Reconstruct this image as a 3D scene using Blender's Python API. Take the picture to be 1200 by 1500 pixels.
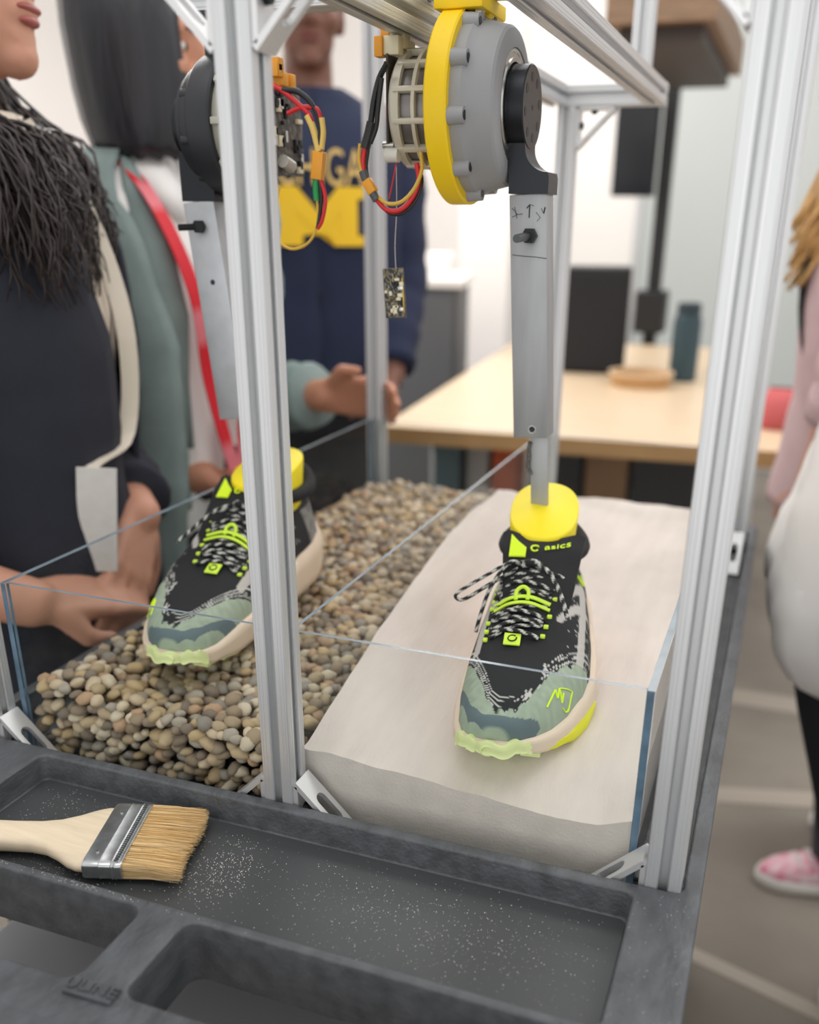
import bpy, bmesh, math, random
import numpy as np
from mathutils import Vector, Matrix, Quaternion, noise as mnoise

for o in list(bpy.data.objects): bpy.data.objects.remove(o, do_unlink=True)
scene = bpy.context.scene
COL = scene.collection
RND = random.Random(7)
PI = math.pi

# ------------------------------------------------------------------ camera
# solved from the vanishing points of the extrusion frame; world origin = under the lens,
# z = 0 is the cart rim, floor is z = FLOOR
FLOOR = -0.85
CAM_R = ((0.93885608, 0.14508472, -0.3122494), (0.34410779, -0.364318, 0.86536826), (0.01179364, -0.9199037, -0.39196696))
F_PX, PPX, PPY = 1374.69, 633.36, 908.74
cam_d = bpy.data.cameras.new('camera'); cam = bpy.data.objects.new('camera', cam_d); COL.objects.link(cam)
m = Matrix.Identity(4)
for i in range(3):
    m[i][0] = CAM_R[i][0]; m[i][1] = -CAM_R[i][1]; m[i][2] = -CAM_R[i][2]
m.translation = (0, 0, 0.43)
cam.matrix_world = m
cam_d.sensor_fit = 'VERTICAL'; cam_d.sensor_height = 36.0; cam_d.sensor_width = 28.8
cam_d.lens = F_PX / 1500.0 * 36.0
cam_d.shift_x = -(PPX - 600.0) / 1500.0
cam_d.shift_y = (PPY - 750.0) / 1500.0
cam_d.clip_start = 0.02; cam_d.clip_end = 60
cam_d.dof.use_dof = True; cam_d.dof.focus_distance = 0.735
cam_d.dof.aperture_fstop = (cam_d.lens / 1000.0) / 0.0100
scene.camera = cam

# ------------------------------------------------------------------ light
w = bpy.data.worlds.new('world'); scene.world = w; w.use_nodes = True
w.node_tree.nodes['Background'].inputs[0].default_value = (1.0, 0.985, 0.97, 1)
w.node_tree.nodes['Background'].inputs[1].default_value = 0.76
def area(name, loc, size, sy, power, rot=(0, 0, 0), col=(1, 0.98, 0.95)):
    d = bpy.data.lights.new(name, 'AREA'); d.shape = 'RECTANGLE'; d.size = size; d.size_y = sy; d.energy = power; d.color = col
    o = bpy.data.objects.new(name, d); COL.objects.link(o); o.location = loc; o.rotation_euler = rot
    return o
area('ceiling_lamp', (-0.6, 0.2, 2.0), 1.6, 0.8, 7)
area('front_fill_light', (0.2, -2.4, 0.65), 3.4, 1.9, 17, (math.radians(90), 0, 0), (1, 0.985, 0.97))  # unseen fill light added behind the camera to brighten camera-facing surfaces
area('ceiling_lamp', (-0.6, 2.2, 2.0), 1.6, 0.8, 9)
area('ceiling_lamp', (-1.0, 4.2, 2.0), 1.6, 0.8, 28)
area('ceiling_lamp', (-3.2, 3.0, 2.0), 1.6, 0.8, 70)  # extra lamp out of view, added to brighten the left wall
area('ceiling_lamp', (-1.2, 6.0, 2.0), 1.6, 0.8, 22)
area('ceiling_lamp', (1.2, 2.2, 2.0), 1.2, 0.8, 20)
scene.view_settings.view_transform = 'Standard'; scene.view_settings.look = 'None'
scene.view_settings.gamma = 1.0; scene.view_settings.use_curve_mapping = False
scene.view_settings.exposure = 0.25

# ------------------------------------------------------------------ helpers
def lin(c):
    return c / 12.92 if c <= 0.04045 else ((c + 0.055) / 1.055) ** 2.4
def rgb(h):
    if isinstance(h, str):
        h = h.lstrip('#'); return tuple(lin(int(h[i:i+2], 16) / 255) for i in (0, 2, 4)) + (1,)
    return tuple(lin(c / 255) for c in h) + (1,)
MATS = {}
def mat(name, col, rough=0.5, metal=0.0, var=None, bump=None, coat=0, stretch=None, col2=None, sss=0, emit=0, spec=None):
    """principled with optional noise colour variation (scale, amount) and bump (scale, strength)"""
    if name in MATS: return MATS[name]
    M = bpy.data.materials.new(name); M.use_nodes = True; nt = M.node_tree; b = nt.nodes['Principled BSDF']
    c = rgb(col)
    b.inputs['Base Color'].default_value = c; b.inputs['Roughness'].default_value = rough; b.inputs['Metallic'].default_value = metal
    if coat: b.inputs['Coat Weight'].default_value = coat
    if spec is not None: b.inputs['Specular IOR Level'].default_value = spec
    if sss:
        b.inputs['Subsurface Weight'].default_value = sss; b.inputs['Subsurface Radius'].default_value = (0.01, 0.004, 0.002); b.inputs['Subsurface Scale'].default_value = 0.5
    if emit:
        b.inputs['Emission Color'].default_value = c; b.inputs['Emission Strength'].default_value = emit
    if var or bump:
        tc = nt.nodes.new('ShaderNodeTexCoord'); mp = nt.nodes.new('ShaderNodeMapping')
        nt.links.new(tc.outputs['Object'], mp.inputs[0])
        if stretch: mp.inputs['Scale'].default_value = stretch
    if var:
        n = nt.nodes.new('ShaderNodeTexNoise'); n.inputs['Scale'].default_value = var[0]; n.inputs['Detail'].default_value = 6
        nt.links.new(mp.outputs[0], n.inputs['Vector'])
        r = nt.nodes.new('ShaderNodeValToRGB'); r.color_ramp.elements[0].position = 0.3; r.color_ramp.elements[1].position = 0.7
        c2 = rgb(col2) if col2 else tuple(min(1, x * (1 + var[1])) for x in c[:3]) + (1,)
        r.color_ramp.elements[0].color = tuple(x * (1 - var[1]) for x in c[:3]) + (1,) if not col2 else c
        r.color_ramp.elements[1].color = c2
        nt.links.new(n.outputs['Fac'], r.inputs[0]); nt.links.new(r.outputs[0], b.inputs['Base Color'])
    if bump:
        n2 = nt.nodes.new('ShaderNodeTexNoise'); n2.inputs['Scale'].default_value = bump[0]; n2.inputs['Detail'].default_value = 4
        nt.links.new(mp.outputs[0], n2.inputs['Vector'])
        bp = nt.nodes.new('ShaderNodeBump'); bp.inputs['Strength'].default_value = bump[1]; bp.inputs['Distance'].default_value = 0.002
        nt.links.new(n2.outputs['Fac'], bp.inputs['Height']); nt.links.new(bp.outputs[0], b.inputs['Normal'])
    MATS[name] = M; return M
def vmat(name, rough=0.6, bump=None, metal=0, spec=None):
    """colour comes from the mesh's own 'col' attribute (printed / woven pattern)"""
    if name in MATS: return MATS[name]
    M = mat(name, '#ffffff', rough, metal, bump=bump, spec=spec); nt = M.node_tree
    a = nt.nodes.new('ShaderNodeAttribute'); a.attribute_name = 'col'
    nt.links.new(a.outputs['Color'], nt.nodes['Principled BSDF'].inputs['Base Color'])
    return M

def link(name, me, material=None, parent=None, smooth=False):
    ob = bpy.data.objects.new(name, me); COL.objects.link(ob)
    if material is not None and len(me.materials) == 0: me.materials.append(material)
    if parent is not None:
        ob.parent = parent; ob.matrix_parent_inverse = PINV[parent.name] if parent.name in PINV else Matrix.Identity(4)
    if smooth:
        me.polygons.foreach_set('use_smooth', [True] * len(me.polygons)); me.update()
    return ob
PINV = {}
def thing(name, label, cat, loc, group=None):
    e = bpy.data.objects.new(name, None); COL.objects.link(e); e.location = loc; e.empty_display_size = 0.05
    e['label'] = label; e['category'] = cat
    if group: e['group'] = group
    PINV[e.name] = Matrix.Translation(loc).inverted()
    return e
def tag(o, label=None, cat=None, group=None, kind=None):
    if label: o['label'] = label
    if cat: o['category'] = cat
    if group: o['group'] = group
    if kind: o['kind'] = kind
    return o
def done(bm, name, material, parent=None, smooth=False, auto=None):
    bmesh.ops.recalc_face_normals(bm, faces=bm.faces)
    me = bpy.data.meshes.new(name); bm.to_mesh(me); bm.free()
    ob = link(name, me, material, parent, smooth)
    if auto is not None:
        me.polygons.foreach_set('use_smooth', [True] * len(me.polygons))
        try: me.set_sharp_from_angle(angle=math.radians(auto))
        except Exception: pass
    return ob
def apply_mods(ob):
    dg = bpy.context.evaluated_depsgraph_get(); dg.update()
    me = bpy.data.meshes.new_from_object(ob.evaluated_get(dg)); ob.modifiers.clear(); old = ob.data; ob.data = me
    bpy.data.meshes.remove(old)
    return ob

def box(bm, c, s, rot=None, bevel=0.0, seg=2):
    mt = Matrix.Translation(c) @ (rot.to_4x4() if rot is not None else Matrix.Identity(4)) @ Matrix.Diagonal((s[0], s[1], s[2], 1))
    r = bmesh.ops.create_cube(bm, size=1, matrix=mt)
    if bevel:
        es = list({e for v in r['verts'] for e in v.link_edges})
        bmesh.ops.bevel(bm, geom=es, offset=bevel, segments=seg, profile=0.5, affect='EDGES', clamp_overlap=True)
def bx(bm, x0, x1, y0, y1, z0, z1, bevel=0.0, seg=2):
    box(bm, ((x0+x1)/2, (y0+y1)/2, (z0+z1)/2), (abs(x1-x0), abs(y1-y0), abs(z1-z0)), None, bevel, seg)
def frame_from(d, up=Vector((0, 0, 1))):
    d = Vector(d).normalized()
    if abs(d.dot(up)) > 0.98: up = Vector((0, 1, 0))
    a = d.cross(up).normalized(); b = a.cross(d).normalized()
    return a, b
def cyl(bm, p0, p1, r0, r1=None, n=20, cap=True):
    r1 = r0 if r1 is None else r1; p0 = Vector(p0); p1 = Vector(p1); a, b = frame_from(p1 - p0)
    A = [bm.verts.new(p0 + (a * math.cos(t) + b * math.sin(t)) * r0) for t in [2*PI*i/n for i in range(n)]]
    B = [bm.verts.new(p1 + (a * math.cos(t) + b * math.sin(t)) * r1) for t in [2*PI*i/n for i in range(n)]]
    for i in range(n): bm.faces.new((A[i], A[(i+1) % n], B[(i+1) % n], B[i]))
    if cap: bm.faces.new(A[::-1]); bm.faces.new(B)
def catmull(pts, k=8):
    pts = [Vector(p) for p in pts]; out = []
    P = [pts[0] * 2 - pts[1]] + pts + [pts[-1] * 2 - pts[-2]]
    for i in range(1, len(P) - 2):
        for j in range(k):
            t = j / k; a, b, c, d = P[i-1], P[i], P[i+1], P[i+2]
            out.append(0.5 * ((2*b) + (c - a)*t + (2*a - 5*b + 4*c - d)*t*t + (3*b - a - 3*c + d)*t**3))
    out.append(pts[-1]); return out
def tube(bm, pts, r, n=8, flat=1.0, cap=True, up=Vector((0, 0, 1))):
    """r: number or list; flat<1 squashes along the second frame axis"""
    m_ = len(pts); rs = r if isinstance(r, (list, tuple)) else [r] * m_
    prev = None; rings = []
    for i, p in enumerate(pts):
        p = Vector(p); d = Vector(pts[min(i+1, m_-1)]) - Vector(pts[max(i-1, 0)])
        if d.length < 1e-9: d = Vector((0, 0, 1))
        d.normalize()
        if prev is None: a, b = frame_from(d, up)
        else:
            a = (prev - d * prev.dot(d))
            a = a.normalized() if a.length > 1e-6 else frame_from(d, up)[0]
            b = d.cross(a).normalized() * -1
            b = a.cross(d).normalized()
        prev = a
        rings.append([bm.verts.new(p + (a * math.cos(t) + b * math.sin(t) * flat) * rs[i]) for t in [2*PI*j/n for j in range(n)]])
    for A, B in zip(rings, rings[1:]):
        for j in range(n): bm.faces.new((A[j], A[(j+1) % n], B[(j+1) % n], B[j]))
    if cap: bm.faces.new(rings[0][::-1]); bm.faces.new(rings[-1])
def lathe_x(bm, prof, y0, z0, n=48, close=False, ph=0.0):
    """prof: list of (x, r); axis along X through (y0, z0)"""
    rings = []
    for x, r in prof:
        rings.append([bm.verts.new((x, y0 + r * math.cos(2*PI*i/n + ph), z0 + r * math.sin(2*PI*i/n + ph))) for i in range(n)])
    prs = list(zip(rings, rings[1:]))
    if close: prs.append((rings[-1], rings[0]))
    for A, B in prs:
        for j in range(n): bm.faces.new((A[j], A[(j+1) % n], B[(j+1) % n], B[j]))
    if not close: bm.faces.new(rings[0]); bm.faces.new(rings[-1])
def prism(bm, poly, axis, a, b):
    """poly of 2D points extruded along axis from a to b. axis 'x': (y,z); 'y': (x,z); 'z': (x,y)"""
    def v(p, t):
        return {'x': (t, p[0], p[1]), 'y': (p[0], t, p[1]), 'z': (p[0], p[1], t)}[axis]
    A = [bm.verts.new(v(p, a)) for p in poly]; B = [bm.verts.new(v(p, b)) for p in poly]; n = len(poly)
    for i in range(n): bm.faces.new((A[i], A[(i+1) % n], B[(i+1) % n], B[i]))
    bm.faces.new(A[::-1]); bm.faces.new(B)
def rrect(x0, x1, y0, y1, r, k=6):
    out = []
    for cx, cy, a0 in ((x1-r, y1-r, 0), (x0+r, y1-r, 90), (x0+r, y0+r, 180), (x1-r, y0+r, 270)):
        for i in range(k + 1):
            t = math.radians(a0 + 90 * i / k); out.append((cx + r * math.cos(t), cy + r * math.sin(t)))
    return out
def loft(bm, rings, cap=True, closed=True):
    R_ = [[bm.verts.new(p) for p in r] for r in rings]; n = len(R_[0])
    for A, B in zip(R_, R_[1:]):
        for j in range(n if closed else n - 1): bm.faces.new((A[j], A[(j+1) % n], B[(j+1) % n], B[j]))
    if cap and closed: bm.faces.new(R_[0][::-1]); bm.faces.new(R_[-1])
    return R_
def text_mesh(txt, size, extrude=0.0003):
    cu = bpy.data.curves.new('txt', 'FONT'); cu.body = txt; cu.size = size; cu.extrude = extrude; cu.align_x = 'CENTER'; cu.align_y = 'CENTER'
    ob = bpy.data.objects.new('txt', cu); COL.objects.link(ob)
    dg = bpy.context.evaluated_depsgraph_get(); dg.update()
    me = bpy.data.meshes.new_from_object(ob.evaluated_get(dg)); bpy.data.objects.remove(ob); me.materials.clear()
    return me
def lerp(a, b, t): return a + (b - a) * t
def interp(x, tab):
    if x <= tab[0][0]: return tab[0][1]
    for (x0, y0), (x1, y1) in zip(tab, tab[1:]):
        if x <= x1:
            t = (x - x0) / (x1 - x0); t = t * t * (3 - 2 * t); return y0 + (y1 - y0) * t
    return tab[-1][1]
def sinterp(x, tab):   # monotone-ish linear
    return float(np.interp(x, [t[0] for t in tab], [t[1] for t in tab]))
def fbm(x, y, z=0.0): return mnoise.fractal(Vector((x, y, z)), 1.0, 2.0, 3)

# ------------------------------------------------------------------ materials
M_ALU = mat('brushed_aluminium', (214, 216, 218), 0.42, 0.7, bump=(900, 0.06))
M_ALU_CAST = mat('satin_aluminium', (222, 223, 224), 0.42, 0.7)
M_STEEL_BAR = mat('machined_bar', (158, 160, 162), 0.45, 0.6, var=(60, 0.12), stretch=(1, 1, 0.15))
M_BLACK_METAL = mat('black_anodised', (46, 48, 52), 0.36, 0.75, bump=(700, 0.05))
M_BOLT = mat('dark_bolt', (38, 40, 42), 0.4, 0.6)
M_PLASTIC = mat('structural_foam_plastic', (78, 81, 85), 0.44, 0, var=(70, 0.30), bump=(300, 0.45), stretch=(1, 0.45, 1))
M_TRAYFLOOR = mat('smooth_dark_plastic', (66, 68, 70), 0.42, 0, var=(9, 0.08), bump=(900, 0.08))
M_YELLOW = mat('yellow_print', (247, 208, 14), 0.5, 0, bump=(700, 0.08))
M_YELLOW2 = mat('lemon_print', (247, 226, 24), 0.5, 0, bump=(700, 0.08))
M_GREYPRINT = mat('grey_print', (150, 151, 153), 0.55, 0, bump=(600, 0.08))
M_SILVER = mat('bearing_steel', (205, 203, 198), 0.25, 0.95)
M_DARK = mat('black_plastic', (20, 21, 23), 0.5)
M_RED = mat('red_wire', (200, 28, 38), 0.4)
M_BLACKW = mat('black_wire', (22, 22, 24), 0.45)
M_YELW = mat('yellow_wire', (205, 165, 60), 0.45)
M_ORANGE = mat('amber_connector', (222, 150, 28), 0.4)
M_CREAM = mat('cream_connector', (222, 214, 184), 0.5)
M_WHITE = mat('white_paint', (238, 234, 230), 0.7)
# ------------------------------------------------------------------ room
def struct(name, bm, material):
    o = done(bm, name, material); o['kind'] = 'structure'; return o
M_FLOOR = mat('carpet', (134, 126, 116), 0.95, 0, var=(2.6, 0.22), bump=(300, 0.5))
M_WALL = mat('white_wall', (243, 238, 234), 0.8, 0, var=(1.2, 0.02))
bm = bmesh.new(); bx(bm, -5.2, 3.2, -1.6, 8.0, FLOOR - 0.05, FLOOR); struct('floor', bm, M_FLOOR)
bm = bmesh.new(); bx(bm, -5.2, 3.2, 7.0, 7.1, FLOOR, 2.4); struct('wall_back', bm, M_WALL)
bm = bmesh.new(); bx(bm, -4.6, -4.5, -1.6, 7.0, FLOOR, 2.4); struct('wall_left', bm, M_WALL)
# pale tape lines on the carpet
M_TAPE = mat('pale_floor_stripe', (162, 152, 140), 0.8)
for i, (x0, y0, x1, y1, wd) in enumerate([(-0.05, 1.50, 0.40, 1.36, 0.035), (-0.05, 2.62, 0.6, 2.62, 0.10), (-0.05, 2.05, 0.5, 2.2, 0.07)]):
    d = Vector((x1 - x0, y1 - y0, 0)); n_ = Vector((-d.y, d.x, 0)).normalized() * wd / 2
    bm = bmesh.new()
    prism(bm, [(x0+n_.x, y0+n_.y), (x0-n_.x, y0-n_.y), (x1-n_.x, y1-n_.y), (x1+n_.x, y1+n_.y)], 'z', FLOOR, FLOOR + 0.002)
    struct('trim_%d' % (i+1), bm, M_TAPE)
# white pier between the cabinet and the far wall, glazed partition on the right
bm = bmesh.new(); bx(bm, -1.66, -1.40, 4.95, 5.25, FLOOR, 2.4); struct('wall_pier', bm, M_WALL)
M_GLASSWALL = mat('frosted_partition', (196, 201, 199), 0.3, 0, spec=0.4)
pt = bpy.data.objects.new('window_1', None); COL.objects.link(pt); pt.location = (-0.3, 5.6, FLOOR); pt['kind'] = 'structure'
PINV[pt.name] = Matrix.Translation(pt.location).inverted()
for i in range(3):
    bm = bmesh.new(); bx(bm, -0.84 + i * 0.55, -0.32 + i * 0.55, 5.58, 5.60, FLOOR + 0.08, 2.3); done(bm, 'pane', M_GLASSWALL, pt)
for i in range(4):
    bm = bmesh.new(); bx(bm, -0.875 + i * 0.55, -0.835 + i * 0.55, 5.56, 5.62, FLOOR, 2.36); done(bm, 'window_frame', M_ALU_CAST, pt)
bm = bmesh.new(); bx(bm, -0.84, 0.80, 5.56, 5.62, FLOOR, FLOOR + 0.08); done(bm, 'window_frame', M_ALU_CAST, pt)

# wooden shelf box hung high on the right
M_WOODD = mat('brown_shelf_wood', (140, 112, 88), 0.6, 0, var=(18, 0.2), stretch=(1, 6, 6))
t = thing('wall_shelf', 'brown wooden overhead shelf at the top behind the frame', 'shelf', (-0.45, 3.6, 0.93))
bm = bmesh.new(); bx(bm, -0.66, -0.33, 3.3, 4.5, 0.98, 1.10, 0.004); done(bm, 'shelf_board', M_WOODD, t)
bm = bmesh.new(); bx(bm, -0.62, -0.37, 3.34, 4.4, 0.93, 0.98); done(bm, 'under_rail', mat('dark_brown', (58, 46, 40), 0.6), t)
for y in (3.45, 4.3):
    bm = bmesh.new(); bx(bm, -0.58, -0.55, y, y + 0.03, 1.10, 2.35); done(bm, 'hanger', M_ALU_CAST, t)

# ------------------------------------------------------------------ table
M_BEECH = mat('beech_laminate', (218, 193, 162), 0.35, 0, var=(5, 0.07), stretch=(1, 5, 5))
M_BEECH_EDGE = mat('beech_edge', (188, 148, 100), 0.45, 0, var=(12, 0.1))
TA = math.radians(5.5)
def tloc(a, b, z):   # table frame: a along near edge, b away
    return Vector((-1.03 + a * math.cos(TA) - b * math.sin(TA), 2.42 + a * math.sin(TA) + b * math.cos(TA), z))
t = thing('work_table', 'large beech topped work table behind the test rig', 'table', tloc(0.55, 0.9, FLOOR))
def tbox(name, a0, a1, b0, b1, z0, z1, m_, par, bev=0.003):
    bm = bmesh.new(); box(bm, tloc((a0+a1)/2, (b0+b1)/2, (z0+z1)/2), (a1-a0, b1-b0, z1-z0), Matrix.Rotation(TA, 3, 'Z'), bev)
    return done(bm, name, m_, par)
tbox('tabletop', 0, 1.09, 0.004, 2.2, -0.118, -0.10, M_BEECH, t)
tbox('edge_band', 0, 1.09, 0, 0.004, -0.145, -0.10, M_BEECH_EDGE, t, 0.001)
tbox('underlay', 0.01, 1.08, 0.005, 2.19, -0.144, -0.118, M_BEECH_EDGE, t)
for a in (0.05, 1.0):
    for b in (0.35, 2.1):
        tbox('leg', a, a + 0.04, b, b + 0.04, FLOOR, -0.144, M_ALU_CAST, t)
M_CARD = mat('cardboard', (158, 126, 94), 0.8, 0, var=(9, 0.08))
def carton(name, label, a0, a1, b0, b1, z0, z1, m_, cat):
    t2 = thing(name, label, cat, tloc((a0+a1)/2, (b0+b1)/2, z0))
    tbox('body', a0, a1, b0, b1, z0, z1 - 0.012, m_, t2)
    tbox('lid', a0 - 0.004, a1 + 0.004, b0 - 0.004, b1 + 0.004, z1 - 0.02, z1, m_, t2)
    return t2
M_BIN = mat('dark_bin', (52, 55, 59), 0.6)
FB = FLOOR
carton('storage_bin', 'dark grey storage bin under the table left of the cardboard box', 0.36, 0.52, 0.42, 0.80, FB, -0.20, M_BIN, 'bin')
c_ = carton('cardboard_box', 'plain brown cardboard box standing under the table between dark bins', 0.535, 0.665, 0.42, 0.80, FB, -0.19, M_CARD, 'box')
carton('storage_bin', 'wide dark grey storage bin under the table right of the cardboard box', 0.685, 1.0, 0.42, 0.80, FB, -0.22, M_BIN, 'bin')
M_TEALBIN = mat('dusty_teal_plastic', (84, 104, 112), 0.6)
carton('storage_tub', 'dusty blue plastic tub under the left end of the table', 0.10, 0.175, 0.2, 0.45, FB, -0.19, M_TEALBIN, 'tub')
carton('orange_box', 'small orange box under the table beside the grey tank edge', 0.27, 0.34, 0.25, 0.45, FB, -0.18, mat('orange_plastic', (196, 84, 40), 0.5), 'box')
carton('white_box', 'pale grey box under the table next to the orange box', 0.19, 0.255, 0.25, 0.45, FB, -0.19, mat('pale_grey_card', (176, 174, 172), 0.7), 'box')

# things standing on the table
t = thing('zip_pouch', 'small dusty red zip pouch on the right end of the beech table', 'pouch', (0.012, 2.85, -0.10))
bm = bmesh.new(); loft(bm, [[(0.012 + rx*math.copysign(abs(math.cos(a))**.6, math.cos(a)), 2.85 + ry*math.copysign(abs(math.sin(a))**.6, math.sin(a)), z) for a in [2*PI*i/24 for i in range(24)]] for z, rx, ry in ((-.10, .052, .05), (-.08, .060, .06), (-.03, .056, .055), (.0, .045, .03), (.008, .04, .012))])
done(bm, 'body', mat('dusty_red_cloth', (196, 96, 98), .85, bump=(60, .5)), t, auto=50)
bm = bmesh.new(); bx(bm, -.026, .05, 2.845, 2.855, .006, .012, .002); done(bm, 'zip', M_DARK, t)
t = thing('desktop_speaker', 'black cube speaker standing at the back of the beech table', 'speaker', (-0.70, 3.75, -0.10))
bm = bmesh.new(); box(bm, (-0.70, 3.75, 0.09), (0.24, 0.2, 0.38), Matrix.Rotation(0.15, 3, 'Z'), 0.008); done(bm, 'cabinet', M_DARK, t)
bm = bmesh.new(); box(bm, (-0.689, 3.643, 0.09), (0.21, 0.012, 0.34), Matrix.Rotation(0.15, 3, 'Z'), 0.004); done(bm, 'grille', mat('speaker_cloth', (34, 35, 38), 0.9), t)
t = thing('water_bottle', 'dark teal cylindrical bottle standing on the beech table', 'bottle', (-0.345, 3.62, -0.10))
bm = bmesh.new()
loft(bm, [[(-0.345 + r*math.cos(2*PI*i/24), 3.62 + r*math.sin(2*PI*i/24), z) for i in range(24)] for z, r in ((-0.10, .045), (-0.095, .05), (0.10, .05), (0.125, .046), (0.13, .04))])
done(bm, 'body', mat('teal_enamel', (44, 66, 74), 0.45), t, auto=40)
bm = bmesh.new()
loft(bm, [[(-0.345 + r*math.cos(2*PI*i/24), 3.62 + r*math.sin(2*PI*i/24), z) for i in range(24)] for z, r in ((0.13, .042), (0.165, .042), (0.172, .036))])
done(bm, 'cap', mat('teal_cap', (34, 50, 58), 0.5), t, auto=40)
t = thing('monitor_stand', 'black screen on a tall black pole behind the table', 'screen', (-0.60, 4.75, FLOOR))
bm = bmesh.new(); bx(bm, -0.655, -0.595, 4.72, 4.78, FLOOR + 0.03, 1.5, 0.004); done(bm, 'pole', M_DARK, t)
bm = bmesh.new(); bx(bm, -0.85, -0.38, 4.5, 5.0, FLOOR, FLOOR + 0.03, 0.006); done(bm, 'base', M_DARK, t)
bm = bmesh.new(); bx(bm, -0.85, -0.66, 4.66, 4.71, 0.54, 0.93, 0.006); s_ = done(bm, 'screen_housing', M_DARK, t)
bm = bmesh.new(); bx(bm, -0.84, -0.67, 4.655, 4.661, 0.55, 0.92); done(bm, 'screen_glass', mat('screen_glass', (26, 28, 32), 0.15), s_)
bm = bmesh.new(); bx(bm, -0.70, -0.56, 4.68, 4.83, -0.05, 0.14, 0.01); done(bm, 'control_box', M_DARK, t)
# wooden tray with clutter on the table
t = thing('wooden_tray', 'round pale wooden tray on the beech table beside the black speaker', 'tray', (-0.47, 3.35, -0.10))
bm = bmesh.new()
loft(bm, [[(-0.47 + r*math.cos(2*PI*i/32), 3.45 + r*math.sin(2*PI*i/32), z) for i in range(32)] for z, r in ((-0.10, .10), (-0.06, .112), (-0.058, .106), (-0.085, .095))])
done(bm, 'tray_body', M_BEECH_EDGE, t, auto=40)
bm = bmesh.new()
loft(bm, [[(-0.47 + r*math.cos(2*PI*i/32), 3.45 + r*math.sin(2*PI*i/32), z) for i in range(32)] for z, r in ((-0.060, .113), (-0.052, .114), (-0.052, .104), (-0.060, .104))], cap=False)
done(bm, 'rim', M_BEECH, t, auto=40)

# grey cabinet with white papers on it (left of the table)
t = thing('low_cabinet', 'low dark grey cabinet with pale top behind the hanging circuit board', 'cabinet', (-1.8, 4.1, FLOOR))
CA = math.radians(14)
def cbox(name, cx, cy, cz, sx, sy, sz, m_, par, bev=0.004):
    bm = bmesh.new(); box(bm, (cx, cy, cz), (sx, sy, sz), Matrix.Rotation(CA, 3, 'Z'), bev); return done(bm, name, m_, par)
M_CABG = mat('cabinet_grey', (92, 93, 96), 0.6)
cbox('body', -1.85, 4.1, -0.34, 0.95, 0.6, 1.02, M_CABG, t)
cbox('top', -1.85, 4.1, 0.19, 0.99, 0.64, 0.035, M_WHITE, t)
for i in range(2):
    d_ = cbox('door', -1.85 + (i - .5) * 0.46 * math.cos(CA) + 0.305 * math.sin(CA), 4.1 + (i - .5) * 0.46 * math.sin(CA) - 0.305 * math.cos(CA), -0.34, 0.45, 0.018, 0.96, M_CABG, t)
    cbox('handle', -1.85 + (i - .5) * 0.1 * math.cos(CA) + 0.325 * math.sin(CA), 4.1 + (i - .5) * 0.1 * math.sin(CA) - 0.325 * math.cos(CA), -0.1, 0.012, 0.02, 0.14, M_ALU_CAST, d_)
for i, (dx, dy, h_, lab) in enumerate([(-0.14, -0.05, 0.13, 'white paper stack on the grey cabinet, the taller pile'), (0.26, 0.02, 0.09, 'white paper stack on the grey cabinet, the lower pile beside the pier')]):
    t2 = thing('paper_stack', lab, 'paper', (-1.85 + dx, 4.1 + dy, 0.2075), 'paper stacks on the cabinet')
    for k in range(3):
        bm = bmesh.new(); box(bm, (-1.85 + dx + 0.01*k, 4.1 + dy, 0.2075 + h_ * (k + .5) / 3), (0.30, 0.24, h_ / 3), Matrix.Rotation(CA + 0.06 * k, 3, 'Z'), 0.002)
        done(bm, 'sheaf', M_WHITE, t2)
t2 = thing('blue_folder', 'small pale blue folder lying on the taller white paper stack', 'folder', (-1.78, 4.0, 0.34))
bm = bmesh.new(); box(bm, (-1.90, 4.05, 0.3425), (0.2, 0.16, 0.008), Matrix.Rotation(0.4, 3, 'Z'), 0.002); done(bm, 'cover', mat('pale_blue_card', (150, 178, 214), 0.6), t2)
bm = bmesh.new(); box(bm, (-1.90, 4.05, 0.3485), (0.18, 0.145, 0.004), Matrix.Rotation(0.4, 3, 'Z'), 0.001); done(bm, 'sheet', M_WHITE, t2)

# ------------------------------------------------------------------ cart
CX0, CX1, CY0, CY1 = -0.66, 0.0, 0.285, 1.50
cart = thing('utility_cart', 'black plastic two shelf utility cart carrying the test rig', 'cart', (-0.33, 0.9, FLOOR))
bm = bmesh.new(); prism(bm, rrect(CX0, CX1, CY0, CY1, 0.03), 'z', -0.05, 0.0)
deck = done(bm, 'top_deck', M_PLASTIC, cart)
def cutter(poly, z0, z1=0.05, taper=0.0):
    bm = bmesh.new()
    if taper:
        cx = sum(p[0] for p in poly)/len(poly); cy = sum(p[1] for p in poly)/len(poly)
        lo = [(p[0] - math.copysign(taper, p[0]-cx), p[1] - math.copysign(taper, p[1]-cy), z0) for p in poly]
        hi = [(p[0] + math.copysign(taper*(z1/(-z0)), p[0]-cx), p[1] + math.copysign(taper*(z1/(-z0)), p[1]-cy), z1) for p in poly]
        loft(bm, [lo, hi])
    else: prism(bm, poly, 'z', z0, z1)
    o = done(bm, 'cut', None); md = deck.modifiers.new('b', 'BOOLEAN'); md.object = o; md.operation = 'DIFFERENCE'; md.solver = 'EXACT'
    return o
cuts = [cutter(rrect(-0.6465, -0.0130, 0.557, 1.455, 0.008), -0.032),
        cutter(rrect(-0.556, -0.0447, 0.4195, 0.546, 0.007), -0.024, taper=0.0008),
        cutter(rrect(-0.600, -0.3535, 0.3415, 0.412, 0.011), -0.08),
        cutter(rrect(-0.319, -0.052, 0.3415, 0.412, 0.011), -0.08)]
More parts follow.
